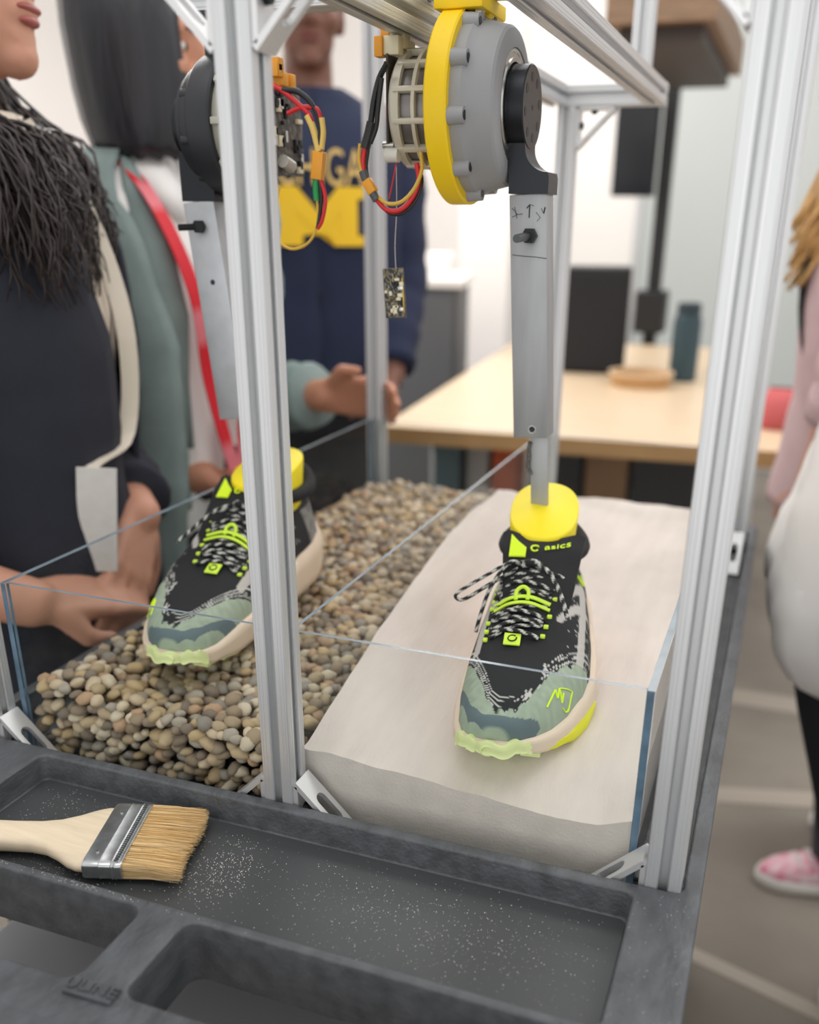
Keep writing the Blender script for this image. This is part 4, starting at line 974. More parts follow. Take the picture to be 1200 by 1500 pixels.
# ------------------------------------------------------------------ paint brush in the tray
tb = thing('paint_brush', 'flat paint brush with pale wooden handle and blond bristles lying in the tray', 'brush', (-.42, .487, -.0232))
ax = (Vector((-.3845, .5361, 0)) - Vector((-.4526, .5149, 0))); ax = Vector((.951, .309, 0)).normalized(); ay = Vector((-ax.y, ax.x, 0))
o_ = Vector((-.4412, .4773, -.0118))     # centre of the ferrule's handle end
XB = Matrix(((ax.x, ay.x, 0, o_.x), (ax.y, ay.y, 0, o_.y), (0, 0, 1, o_.z), (0, 0, 0, 1)))
M_HANDLE = mat('pale_birch', (230, 212, 184), .55, 0, var=(22, .08), stretch=(1, 8, 8))
def f(bm):
    prof = [(.006, .0385, .0065), (0, .0385, .0065), (-.006, .0380, .0066), (-.014, .034, .0068), (-.024, .026, .0072), (-.036, .0185, .0076), (-.05, .0145, .008), (-.07, .0135, .0082), (-.095, .0145, .0082), (-.115, .014, .0078), (-.128, .010, .006), (-.133, .004, .003)]
    loft(bm, [[(x, -w_*0 + w_*math.copysign(abs(math.cos(t))**.55, math.cos(t)), h_*math.copysign(abs(math.sin(t))**.8, math.sin(t))) for t in [2*PI*i/28 for i in range(28)]] for x, w_, h_ in prof])
sp('handle', M_HANDLE, tb, XB, f, 60)
M_TIN = mat('tinned_steel', (196, 199, 200), .28, .9, var=(120, .15))
def f(bm):
    prof = [(0, .0400, .0072), (.0015, .0405, .0078), (.012, .0405, .0078), (.0128, .0408, .0083), (.0142, .0405, .0078), (.021, .0405, .0078), (.0218, .0409, .0084), (.0232, .0405, .0078), (.0243, .0409, .0084), (.0256, .0405, .0078), (.0285, .0405, .0080), (.0292, .0400, .0074)]
    loft(bm, [[(x, w_*math.copysign(abs(math.cos(t))**.22, math.cos(t)), h_*math.copysign(abs(math.sin(t))**.35, math.sin(t))) for t in [2*PI*i/40 for i in range(40)]] for x, w_, h_ in prof])
fer = sp('ferrule', M_TIN, tb, XB, f, 30)
for k in range(30):
    y_ = -.036 + .072*k/29
    sp('crimp', mat('dark_crimp_steel', (120, 122, 124), .35, .9), fer, XB, lambda bm: box(bm, (.0248, y_, .0084), (.0032, .0009, .0007), None))  # crimp marks in a darker steel than the ferrule
for y_, x in ((-.026, .0075), (.024, .0085)):
    sp('nail', M_SILVER, fer, XB, lambda bm: cyl(bm, (x, y_, .0075), (x, y_, .0086), .0013, n=10))
# bristles
rb = random.Random(8); V, Fc, C = [], [], []; off = 0
for k in range(2600):
    y_ = rb.uniform(-.038, .038); z_ = rb.uniform(-.0066, .0066); Lb = .043 + rb.uniform(-.004, .003) + .0015*math.sin(y_*90)
    fan = y_*.07 + rb.uniform(-.0025, .0025); dz = -z_*.45 + rb.uniform(-.0015, .0012)
    p = [(.028, y_, z_), (.028 + Lb*.5, y_ + fan*.4, z_ + dz*.4), (.028 + Lb, y_ + fan + rb.uniform(-.001, .001), max(-.0108, z_ + dz - .0012))]
    r_ = .00030; c = rb.choice([(240, 212, 160), (230, 198, 142), (246, 226, 184), (218, 184, 128)])
    for i, q in enumerate(p):
        rr_ = r_ * (1, .9, .5)[i]
        for t in (0, 2.1, 4.2): V.append((q[0], q[1] + rr_*math.cos(t), q[2] + rr_*math.sin(t))); C.append(rgb(c))
    for i in (0, 1):
        for j in range(3): Fc.append((off + i*3 + j, off + i*3 + (j+1) % 3, off + i*3 + 3 + (j+1) % 3, off + i*3 + 3 + j))
    off += 9
me = bpy.data.meshes.new('bristles'); me.from_pydata(V, [], Fc); colour_mesh(me, C); me.transform(XB)
br = link('bristles', me, vmat('bristle_hair', .6), tb); br['kind'] = 'stuff'; br['label'] = 'blond bristles'

# ------------------------------------------------------------------ spilled grains in the tray
rg = random.Random(21); V, Fc = [], []; off = 0
def grain(x, y, z, s):
    global off
    V.extend([(x+s, y, z+s*.4), (x, y+s, z+s*.4), (x-s, y, z+s*.4), (x, y-s, z+s*.4), (x, y, z+s*1.3), (x, y, z)])
    for a, b in ((0,1),(1,2),(2,3),(3,0)): Fc.append((off+a, off+b, off+4)); Fc.append((off+b, off+a, off+5))
    off += 6
ZG = -.0232
def tr(x, y, s):
    if -.548 < x < -.052 and .425 < y < .541: grain(x, y, ZG, s)
for k in range(900): tr(rg.gauss(-.17, .075), rg.gauss(.487, .026), rg.choice([.00018, .00025, .0004]) * rg.uniform(.7, 1.3))
for k in range(420): tr(rg.gauss(-.345, .016) , rg.gauss(.488, .022), rg.uniform(.00022, .0005))
for k in range(160): tr(rg.gauss(-.455, .035), rg.gauss(.445, .010), rg.uniform(.0002, .00045))
for k in range(120): tr(rg.gauss(-.50, .03), rg.gauss(.515, .012), rg.uniform(.0002, .0004))
for k in range(300): tr(rg.uniform(-.54, -.06), rg.uniform(.43, .54), rg.uniform(.00015, .0003))
for k in range(60): grain(rg.uniform(-.043, -.004), rg.uniform(.36, .55), .0001, rg.uniform(.0002, .0004))
for k in range(90): grain(rg.gauss(-.42, .06), .4155 + rg.uniform(-.002, .002), .0001, rg.uniform(.0002, .0004))
me = bpy.data.meshes.new('spilled_sand'); me.from_pydata(V, [], Fc)
o = link('spilled_sand', me, mat('sand_grain', (235, 230, 222), .7)); tag(o, 'white sand grains scattered over the tray floor', 'sand', kind='stuff')
# ------------------------------------------------------------------ people
def ell(bm, c, r, mt=Matrix.Identity(4), sub=3):
    bmesh.ops.create_icosphere(bm, subdivisions=sub, radius=1, matrix=mt @ Matrix.Translation(c) @ Matrix.Diagonal((r[0], r[1], r[2], 1)))
def capsule(bm, p0, p1, r0, r1, n=14):
    p0, p1 = Vector(p0), Vector(p1); d = (p1 - p0); L = max(d.length, 1e-5); d.normalize(); pts, rs = [], []
    for k in range(5): a = PI/2*k/5; pts.append(p0 - d*r0*math.cos(a)); rs.append(max(r0*math.sin(a), r0*.05))
    pts.append(p0); rs.append(r0); pts.append(p1); rs.append(r1)
    for k in range(4, -1, -1): a = PI/2*k/5; pts.append(p1 + d*r1*math.cos(a)); rs.append(max(r1*math.sin(a), r1*.05))
    tube(bm, pts, rs, n)
def remeshed(name, bm, voxel, m_, parent, smooth=4):
    bmesh.ops.recalc_face_normals(bm, faces=bm.faces); me = bpy.data.meshes.new(name); bm.to_mesh(me); bm.free()
    ob = link(name, me, m_, parent)
    md = ob.modifiers.new('r', 'REMESH'); md.mode = 'VOXEL'; md.voxel_size = voxel; md.use_smooth_shade = True
    sm = ob.modifiers.new('s', 'SMOOTH'); sm.factor = .5; sm.iterations = smooth
    apply_mods(ob)
    if len(ob.data.materials) == 0: ob.data.materials.append(m_)
    return ob
def hand(bm, wrist, d, nrm, thumb_side, curl=.5, s=1.0):
    """palm and five bent fingers. d: direction, nrm: back of the hand, thumb_side: +1/-1 along d x nrm"""
    w_ = Vector(wrist); d = Vector(d).normalized(); nrm = (Vector(nrm) - d*Vector(nrm).dot(d)).normalized(); sd = d.cross(nrm).normalized() * thumb_side
    for u in (-.026, -.009, .009, .026): capsule(bm, w_ + sd*u*.6*s, w_ + d*.085*s + sd*u*s, .014*s, .0115*s, 10)
    for u, L in ((.028, .070), (.0095, .078), (-.0095, .072), (-.027, .056)):
        p = w_ + d*.088*s + sd*u*s; dd = d.copy(); r_ = .0095*s
        for k, f_ in enumerate((.45, .32, .23)):
            dd = (dd - nrm*curl*(.45 + .25*k)).normalized(); q = p + dd*L*f_*s; capsule(bm, p, q, r_, r_*.92, 10); p = q; r_ *= .92
    p = w_ + d*.022*s + sd*.022*s; q = p + (d*.55 + sd*.6 - nrm*.3).normalized()*.042*s; e = q + (d*.9 + sd*.1 - nrm*.4*curl).normalized()*.034*s
    capsule(bm, p, q, .0145*s, .0115*s, 10); capsule(bm, q, e, .011*s, .009*s, 10)
def elp_ring(M, z, rx, ry, cy, n=40, cx=0.0):
    return [M @ Vector((cx + rx*math.copysign(abs(math.cos(2*PI*i/n))**.85, math.cos(2*PI*i/n)), cy + ry*math.copysign(abs(math.sin(2*PI*i/n))**.85, math.sin(2*PI*i/n)), z)) for i in range(n)]
TORSO = [(.47, .150, .105, 0), (.53, .160, .110, 0), (.60, .138, .098, 0), (.66, .134, .098, .005), (.72, .150, .110, .01), (.77, .158, .108, .005), (.81, .150, .085, -.005), (.835, .095, .062, -.01), (.85, .058, .055, -.008)]
def tors(h, k=1.0, add=0.0): return [(z*h, rx*k + add, ry*k + add, cy) for z, rx, ry, cy in TORSO]
class Person: pass
def person(label, pos, ang, h, skin, arms, hands, tk=1.0, voxel=.006, lean=(0, 0), lip=(168, 92, 84), group=None, hyaw=0.0, hs=1.0):
    P_ = Person(); P_.e = thing('person', label, 'person', (pos[0], pos[1], FLOOR), group); P_.h = h
    P_.M = Matrix.Translation((pos[0], pos[1], FLOOR)) @ Matrix.Rotation(ang - PI/2, 4, 'Z'); M = P_.M; P_.tk = tk
    P_.H = M @ Matrix.Translation((lean[0], lean[1], .862*h)) @ Matrix.Rotation(hyaw, 4, 'Z') @ Matrix.Scale(hs, 4) @ Matrix.Translation((0, 0, -.862*h)); H = P_.H
    bm = bmesh.new()
    ell(bm, (0, .0, .942*h), (.074, .093, .100), H); ell(bm, (0, .032, .905*h), (.057, .062, .066), H); ell(bm, (0, .078, .880*h), (.024, .020, .020), H)
    ell(bm, (0, .060, .905*h), (.042, .032, .034), H); ell(bm, (0, .070, .952*h), (.052, .024, .018), H)
    capsule(bm, H @ Vector((0, .092, .945*h)), H @ Vector((0, .108, .920*h)), .009, .0125); ell(bm, (0, .088, .902*h), (.026, .014, .013), H); ell(bm, (0, .084, .890*h), (.024, .013, .010), H)
    for s in (-1, 1): ell(bm, (s*.075, -.005, .925*h), (.010, .020, .031), H); ell(bm, (s*.017, .096, .917*h), (.010, .012, .009), H); ell(bm, (s*.040, .062, .920*h), (.026, .028, .026), H)
    capsule(bm, M @ Vector((0, -.012, .82*h)), H @ Vector((0, -.004, .900*h)), .052*tk**.5, .050*tk**.5)
    loft(bm, [elp_ring(M, *r_, n=32) for r_ in tors(h, tk)])
    for a in arms:
        for (p, q, r0, r1) in zip(a['pts'], a['pts'][1:], a['r'], a['r'][1:]): capsule(bm, p, q, r0, r1)
    for hd in hands: hand(bm, *hd)
    P_.body = remeshed('body', bm, voxel, skin, P_.e)
    # face details
    ml = mat('lips_%d' % (lip[0]), lip, .45)
    bm = bmesh.new(); ell(bm, (0, .0955, .9035*h), (.0225, .0085, .0048), H); done(bm, 'upper_lip', ml, P_.e, smooth=True)
    bm = bmesh.new(); ell(bm, (0, .0935, .8975*h), (.0195, .0085, .0056), H); done(bm, 'lower_lip', ml, P_.e, smooth=True)
    for s in (-1, 1):
        bm = bmesh.new(); ell(bm, (s*.031, .0745, .938*h), (.0125, .0105, .0070), H); ey = done(bm, 'eye', mat('eye_white', (232, 228, 224), .3), P_.e, smooth=True)
        bm = bmesh.new(); ell(bm, (s*.031, .0838, .938*h), (.0052, .0024, .0052), H); done(bm, 'iris', mat('dark_iris', (40, 28, 22), .2), ey, smooth=True)
        bm = bmesh.new(); tube(bm, catmull([H @ Vector((s*(.014 + .011*k), .0945 - .0035*k*k, .9515*h + (.002 if k == 1 else 0))) for k in range(4)], 5), .0032, 6, .6); done(bm, 'eyebrow', mat('dark_brow', (40, 32, 28), .8), P_.e, smooth=True)
    return P_
def cloth_noise(me, amp, sc, seed=0):
    me.update(); n_ = [v.normal.copy() for v in me.vertices]
    for v, nn in zip(me.vertices, n_): v.co += nn * amp * (mnoise.noise(v.co*sc + Vector((seed, 0, 0))) + .5*mnoise.noise(v.co*sc*2.3 + Vector((0, seed, 0))))
def sleeve(bm, pts, rs):
    pp = catmull(pts, 6); rr_ = [float(np.interp(i/(len(pp)-1), np.linspace(0, 1, len(rs)), rs)) for i in range(len(pp))]
    rr_ = [r_*(1 + .05*math.sin(i*1.7) + .03*math.sin(i*3.1)) for i, r_ in enumerate(rr_)]
    tube(bm, pp, rr_, 20)
def garment(name, P_, m_, rings, opening=None, sleeves=(), amp=.004, thick=.005, seed=0, fold=0.0):
    """rings: (z, rx, ry, cy) in the person's frame; opening(z) -> half angle of the open front (0 = closed)"""
    bm = bmesh.new(); n = 48
    zs = [r_[0] for r_ in rings]; Z = np.linspace(zs[0], zs[-1], 34); R_ = []
    for z in Z:
        rx, ry, cy = [float(np.interp(z, zs, [r_[k] for r_ in rings])) for k in (1, 2, 3)]
        op = opening(z) if opening else 0.0; row = []; fk = fold*max(0, 1 - (z - zs[0])/(zs[-1] - zs[0])/.75)
        for i in range(n + 1):
            t = PI/2 + op + (2*PI - 2*op) * i/n
            c, s = math.cos(t), math.sin(t); fm = 1 + fk*(.6*math.sin(9*t + z*4) + .4*math.sin(15*t + 1 - z*3)); rx_, ry_ = rx*fm, ry*fm
            row.append(bm.verts.new(P_.M @ Vector((rx_*math.copysign(abs(c)**.85, c), cy + ry_*math.copysign(abs(s)**.85, s), z - (fold*.5*math.sin(2*t + 2.2) if fk > fold*.6 else 0)))))
        R_.append(row)
    for A, B in zip(R_, R_[1:]):
        for j in range(n): bm.faces.new((A[j], A[j+1], B[j+1], B[j]))
    bmesh.ops.recalc_face_normals(bm, faces=bm.faces)
    ext = bmesh.ops.solidify(bm, geom=bm.faces[:], thickness=-thick)
    for pts, rs in sleeves: sleeve(bm, pts, rs)
    o = done(bm, name, m_, P_.e, smooth=True); cloth_noise(o.data, amp, 14, seed); return o
def chest(P_, x, z, out=.004, k=None):
    """point on the front of the torso (local x, height z)"""
    rr_ = tors(P_.h, P_.tk); zs = [r_[0] for r_ in rr_]; rx, ry, cy = [float(np.interp(z, zs, [r_[j] for r_ in rr_])) for j in (1, 2, 3)]
    u = min(.97, abs(x)/rx)**(1/.85); return P_.M @ Vector((x, cy + ry*math.sqrt(max(.02, 1 - u*u))**.85 + out, z))
def trousers(P_, m_, feet, shoe_m, knees=None, hipz=.53, k=1.0, hips=None):
    """feet: world xy of the two ankles; returns trousers part"""
    bm = bmesh.new(); h = P_.h
    loft(bm, [elp_ring(P_.M, z*h, rx*P_.tk + .008, ry*P_.tk + .010, 0) for z, rx, ry in ((.44, .14, .10), (.49, .158, .115), (.53, .162, .112), (.60, .142, .102))])
    for i, (fx, fy) in enumerate(feet):
        hp = Vector(hips[i]) if hips else P_.M @ Vector(((-.085, .085)[i], 0, .49*h)); kn = knees[i] if knees else (hp + Vector((fx, fy, FLOOR + .09)))/2 + Vector((0, 0, .02))
        pp = catmull([hp, (hp + Vector(kn))/2, kn, (Vector(kn) + Vector((fx, fy, FLOOR + .09)))/2, (fx, fy, FLOOR + .06)], 5)
        rs = [float(np.interp(j/(len(pp)-1), [0, .25, .5, .75, 1], [.092*k, .085*k, .070*k, .064*k, .060*k])) for j in range(len(pp))]
        tube(bm, pp, rs, 20)
    return remeshed('trousers', bm, .012, m_, P_.e, 3)
def sneaker(P_, foot, ang, m_up, m_sole, name='sneaker', L=.26):
    X = Matrix.Translation((foot[0], foot[1], FLOOR)) @ Matrix.Rotation(ang - PI/2, 4, 'Z')
    bm = bmesh.new(); rings = []
    for t in np.linspace(0, 1, 16):
        y_ = -.085 + L*t; w_ = .043*math.sqrt(max(.03, 1 - abs(2*t - 1)**3.2)); tp = float(np.interp(t, [0, .1, .35, .6, .85, 1], [.085, .10, .095, .07, .055, .035]))
        rings.append([X @ Vector((w_*math.copysign(abs(math.cos(a))**.8, math.cos(a)), y_, .022 + (tp - .022)*max(0, math.sin(a))**.8)) for a in np.linspace(0, PI, 14)])
    loft(bm, rings); u = done(bm, name, m_up, P_.e, smooth=True)
    bm = bmesh.new(); rings = []
    for t in np.linspace(0, 1, 16):
        y_ = -.090 + (L + .010)*t; w_ = .047*math.sqrt(max(.03, 1 - abs(2*t - 1)**3.4))
        rings.append([X @ Vector((s*w_, y_, z)) for s, z in ((1, .002), (1.04, .014), (1, .028), (-1, .028), (-1.04, .014), (-1, .002))])
    loft(bm, rings); done(bm, 'sneaker_sole', m_sole, u, smooth=True)
    return u, X
def ribbon(bm, pts, wd, th=.0012, side=None):
    """flat strap through world points; side = sideways direction of its width"""
    pts = [Vector(p) for p in pts]; R_ = []
    for i, p in enumerate(pts):
        d = (pts[min(i+1, len(pts)-1)] - pts[max(i-1, 0)]).normalized(); sd = (Vector(side) - d*Vector(side).dot(d)).normalized() * wd/2; nn = d.cross(sd).normalized() * th
        R_.append([p + sd + nn, p - sd + nn, p - sd - nn, p + sd - nn])
    loft(bm, R_)
SKIN_A = mat('skin_light', (205, 150, 126), .5, 0, var=(20, .05), sss=.15); SKIN_B = mat('skin_tan', (196, 138, 110), .5, 0, var=(20, .05), sss=.12); SKIN_C = mat('skin_brown', (122, 80, 64), .5, 0, var=(20, .06), sss=.1); SKIN_D = mat('skin_fair', (214, 160, 140), .5, 0, sss=.15)
M_NAVY = mat('navy_wool', (40, 43, 54), .9, 0, var=(40, .08), bump=(500, .3)); M_CREAMC = mat('cream_blouse', (228, 216, 200), .8); M_TROU = mat('black_trouser', (30, 32, 38), .9)
M_SAGEJ = mat('sage_jacket', (132, 148, 146), .85, 0, var=(30, .08), bump=(500, .25)); M_SHIRT = mat('white_shirt', (238, 236, 234), .75); M_NAVYS = mat('navy_sweat', (34, 42, 68), .9, 0, bump=(500, .3))
M_BHAIR = mat('black_hair', (40, 40, 46), .38, 0, var=(60, .3), stretch=(1, 1, .05), bump=(300, .5)); M_DHAIR = mat('dark_brown_hair', (52, 43, 42), .4, 0, var=(60, .3), stretch=(1, 1, .05))
M_SHOE_B = mat('black_shoe', (28, 28, 30), .5); M_SOLE_W = mat('white_sole', (224, 220, 214), .6)
R20 = math.radians(20)
def strands(bm, roots, n_seg, r_, drift, seed, up=.0):
    rs = random.Random(seed)
    for (p, q) in roots:
        p, q = Vector(p), Vector(q); ph = rs.uniform(0, 6); am = rs.uniform(.3, 1)*drift; pts = []
        for k in range(n_seg + 1):
            t = k/n_seg; c = p.lerp(q, t); c += Vector((math.sin(t*9 + ph), math.cos(t*8 + ph), 0))*am*t; pts.append(c)
        tube(bm, pts, [r_*(1 - .6*abs(2*k/n_seg - 1)**3) for k in range(n_seg + 1)], 6)

# ---- A: navy blazer, long wavy hair, clasped hands at the left pane
aL = [Vector((-.94, 1.075, .43)), Vector((-.895, 1.065, .13)), Vector((-.735, .945, .085))]; aR = [Vector((-.835, .765, .43)), Vector((-.875, .63, .12)), Vector((-.735, .745, .040))]
A = person('person in a navy blazer with long dark wavy hair, hands clasped beside the tank', (-.885, .915), R20, 1.625, SKIN_A,
    [dict(pts=aL, r=[.048, .040, .027]), dict(pts=aR, r=[.048, .040, .028])],
    [(aL[2], (.25, -.75, -.75), (.9, .1, .4), -1, .35), (aR[2], (.20, 1, -.22), (.5, -.2, .9), 1, .22)], voxel=.0052, lean=(.02, -.012), hs=1.12)
h = A.h
garment('blouse', A, M_CREAMC, tors(h, 1, .006), amp=.002)
garment('blazer', A, M_NAVY, [(.42*h, .195, .150, 0), (.52*h, .185, .142, 0), (.62*h, .165, .130, .005), (.70*h, .172, .134, .01), (.77*h, .182, .128, .005), (.81*h, .172, .105, -.005), (.838*h, .115, .085, -.012), (.855*h, .085, .078, -.012)],
    lambda z: float(np.interp(z/h, [.42, .60, .70, .80, .855], [.10, .12, .20, .36, .75])),
    [([aL[0] + Vector((.01, -.03, .01)), (aL[0]+aL[1])/2 + Vector((.0, .02, 0)), aL[1], (aL[1]*.45 + aL[2]*.55), aL[1]*.16 + aL[2]*.84], [.075, .070, .062, .054, .050]), ([aR[0] + Vector((-.02, .03, .01)), (aR[0]+aR[1])/2, aR[1], aR[1]*.62 + aR[2]*.38, aR[1]*.40 + aR[2]*.60], [.075, .072, .064, .056, .052])], .005, .007, 3)
bm = bmesh.new(); ribbon(bm, catmull([A.M @ Vector((-.045, .02, .86*h)), chest(A, -.045, .80*h, .012), chest(A, -.030, .72*h, .020), chest(A, -.012, .64*h, .030)], 6), .016, .001, A.M.to_3x3() @ Vector((1, 0, 0))); ln = done(bm, 'collar_strap', mat('blue_strap', (62, 76, 128), .6), A.e)
bm = bmesh.new(); ribbon(bm, catmull([chest(A, .010, .845*h, .020), chest(A, .012, .80*h, .032), chest(A, .014, .72*h, .036), chest(A, .016, .64*h, .044), Vector((-.732, .858, .165))], 6), .021, .001, Vector((.6, .8, 0))); done(bm, 'lanyard', mat('cream_strap', (232, 222, 206), .7), A.e)
bm = bmesh.new(); box(bm, (-.722, .851, .105), (.044, .0018, .125), Matrix.Rotation(math.radians(38), 3, 'Z') @ Matrix.Rotation(math.radians(6), 3, 'Y'), .0008); done(bm, 'badge', mat('badge_card', (214, 212, 208), .5, 0, var=(60, .06)), A.e)
trousers(A, M_TROU, [(-.93, 1.0), (-.86, .82)], M_SHOE_B)
for fx in ((-.93, 1.0), (-.86, .82)): sneaker(A, fx, R20, M_SHOE_B, M_SOLE_W, 'shoe')
bm = bmesh.new(); rs = random.Random(4)
ell(bm, (0, -.022, .948*h), (.088, .100, .106), A.H); 
for sd in (-1, 1):
    ex = .085 if sd > 0 else -.010
    capsule(bm, A.H @ Vector((sd*.062, -.050, .90*h)), A.H @ Vector((sd*.085, -.005, .838*h)), .045, .042); capsule(bm, A.H @ Vector((sd*.085, -.005, .838*h)), A.H @ Vector((ex, .070, .795*h)), .042, .034)
for k in range(2300):
    side = rs.choice([-1, 1]); x0 = side*rs.uniform(.050, .090); y0 = rs.uniform(-.10, -.015)
    p = A.H @ Vector((x0, y0, rs.uniform(.88, .965)*h))
    if y0 > -.075: qx, qy, qz = (rs.uniform(.02, .13) if side > 0 else rs.uniform(-.06, .03)), rs.uniform(.035, .14), rs.uniform(.745, .805)
    else: qx, qy, qz = side*rs.uniform(.02, .12), rs.uniform(-.14, .0), rs.uniform(.735, .80)
    q = A.H @ Vector((qx, qy, qz*h)); md1 = A.H @ Vector((lerp(x0, qx, .45) + side*.018, lerp(y0, qy, .42), rs.uniform(.845, .865)*h)); md2 = A.H @ Vector((qx + side*.012, lerp(y0, qy, .85), rs.uniform(.812, .835)*h))
    ph = rs.uniform(0, 6); am = rs.uniform(.004, .014); pts = catmull([p, md1, md2, q], 6); N_ = len(pts) - 1
    pts = [c + Vector((math.sin(i*.95 + ph), math.cos(i*.95 + ph), .3*math.sin(i*.7)))*am*i/N_ for i, c in enumerate(pts)]
    tube(bm, pts, [.0019*(1 - .7*abs(2*i/N_ - 1)**3) for i in range(N_ + 1)], 4)
done(bm, 'hair', M_DHAIR, A.e, smooth=True)

# ---- B: sage jacket, white shirt, red lanyard, black bob
bR = [Vector((-.965, 1.135, .44)), Vector((-.985, 1.175, .06)), Vector((-.815, 1.215, .060))]; bL = [Vector((-.875, 1.435, .44)), Vector((-.90, 1.50, .13)), Vector((-.712, 1.425, .160))]
B = person('person with black bob, sage jacket and red lanyard, holding the rear left post', (-.915, 1.285), math.radians(-17), 1.60, SKIN_B,
    [dict(pts=bL, r=[.046, .038, .026]), dict(pts=bR, r=[.046, .038, .026])],
    [(bL[2], (1, .02, .03), (.0, 1, .25), 1, .75), (bR[2], (.35, .9, -.2), (.3, -.1, 1), 1, .5)], voxel=.0058, hyaw=math.radians(34), hs=.95)
h = B.h
garment('shirt', B, M_SHIRT, tors(h, 1, .008), amp=.003, seed=5)
garment('jacket', B, M_SAGEJ, [(.42*h, .200, .150, 0), (.52*h, .190, .145, 0), (.62*h, .172, .135, .005), (.70*h, .176, .138, .01), (.77*h, .182, .130, .005), (.81*h, .172, .105, -.005), (.838*h, .112, .082, -.012), (.85*h, .085, .075, -.012)],
    lambda z: float(np.interp(z/h, [.42, .60, .70, .80, .85], [.50, .42, .44, .60, .95])),
    [([bR[0] + Vector((-.02, .03, .01)), (bR[0]+bR[1])/2 + Vector((-.01, -.01, 0)), bR[1], (bR[1]+bR[2])/2, bR[1]*.1 + bR[2]*.9], [.075, .074, .068, .058, .052]), ([bL[0] + Vector((.02, -.03, .01)), (bL[0]+bL[1])/2, bL[1], (bL[1]+bL[2])/2, bL[1]*.1 + bL[2]*.9], [.075, .072, .066, .058, .052])], .006, .007, 9)
for s in (-1, 1):
    bm = bmesh.new(); R_ = []
    for z, x0, x1 in ((.60, .058, .064), (.66, .060, .092), (.72, .064, .112), (.78, .070, .112), (.825, .070, .092), (.85, .058, .070)):
        a_, b_ = chest(B, s*x0, z*h, .030), chest(B, s*x1, z*h, .026); R_.append([a_, b_, b_ + (B.M.to_3x3() @ Vector((0, -.006, 0))), a_ + (B.M.to_3x3() @ Vector((0, -.006, 0)))])
    loft(bm, R_); done(bm, 'lapel', M_SAGEJ, B.e, smooth=True)
    bm = bmesh.new(); R_ = []
    for z, x0, x1, o_ in ((.862, .040, .062, .01), (.845, .026, .072, .026), (.82, .018, .062, .030), (.795, .030, .040, .026)):
        a_, b_ = chest(B, s*x0, min(z, .848)*h, o_) + Vector((0, 0, max(0, z - .848)*h)), chest(B, s*x1, min(z, .848)*h, o_ - .004) + Vector((0, 0, max(0, z - .848)*h)); R_.append([a_, b_, b_ + B.M.to_3x3() @ Vector((0, -.004, 0)), a_ + B.M.to_3x3() @ Vector((0, -.004, 0))])
    loft(bm, R_); done(bm, 'shirt_collar', M_SHIRT, B.e, smooth=True)
def striped_ribbon(name, P_, pts, wd, cols, parent):
    pts = catmull(pts, 8); bm = bmesh.new(); ribbon(bm, pts, wd, .0012, P_.M.to_3x3() @ Vector((1, 0, 0))); bmesh.ops.recalc_face_normals(bm, faces=bm.faces)
    me = bpy.data.meshes.new(name); bm.to_mesh(me); bm.free(); cc = []
    for i in range(len(pts)): cc += [rgb(cols[(i//3) % len(cols)])]*4
    colour_mesh(me, cc); return link(name, me, vmat('printed_strap', .6), parent)
for s in (-1, 1):
    striped_ribbon('lanyard', B, [B.M @ Vector((s*.060, .0, .858*h)), chest(B, s*.075, .81*h, .034), chest(B, s*.058, .74*h, .040), chest(B, s*.034, .66*h, .040), chest(B, s*.008, .575*h, .050)], .022, [(214, 20, 40), (214, 20, 40), (226, 120, 130), (214, 20, 40)], B.e)
lc = chest(B, 0, .565*h, .052)
bm = bmesh.new(); box(bm, lc, (.012, .004, .045), B.M.to_3x3() @ Matrix.Rotation(.25, 3, 'Y'), .001); box(bm, lc + Vector((.008, .006, -.024)), (.024, .004, .010), B.M.to_3x3(), .001); done(bm, 'lanyard_clip', mat('yellow_clip', (240, 214, 30), .5), B.e)
kc = lc + Vector((0, 0, -.058)); bm = bmesh.new(); R_ = [[kc + B.M.to_3x3() @ Vector((.022*k*math.cos(t), y_, .030*k*math.sin(t))) for t in np.linspace(0, 2*PI, 24, endpoint=False)] for k, y_ in ((.9, -.008), (1, -.004), (1, .006), (.85, .010))]; loft(bm, R_); kf = done(bm, 'key_fob', M_DARK, B.e, smooth=True)
bm = bmesh.new(); box(bm, kc + B.M.to_3x3() @ Vector((-.002, .011, 0)), (.016, .003, .016), B.M.to_3x3(), .003); done(bm, 'fob_button', mat('pale_button', (170, 168, 166), .5), kf)
bm = bmesh.new(); bmesh.ops.create_icosphere(bm, subdivisions=2, radius=.012, matrix=Matrix.Translation(kc + Vector((.03, .01, .004)))); done(bm, 'fob_charm', mat('dull_red', (176, 72, 66), .6), B.e, smooth=True)
trousers(B, M_TROU, [(-.98, 1.36), (-.92, 1.17)], M_SHOE_B)
for fx in ((-.98, 1.36), (-.92, 1.17)): sneaker(B, fx, R20, M_SHOE_B, M_SOLE_W, 'shoe')
bm = bmesh.new(); R_ = []; n = 56      # chin-length bob, open towards the face
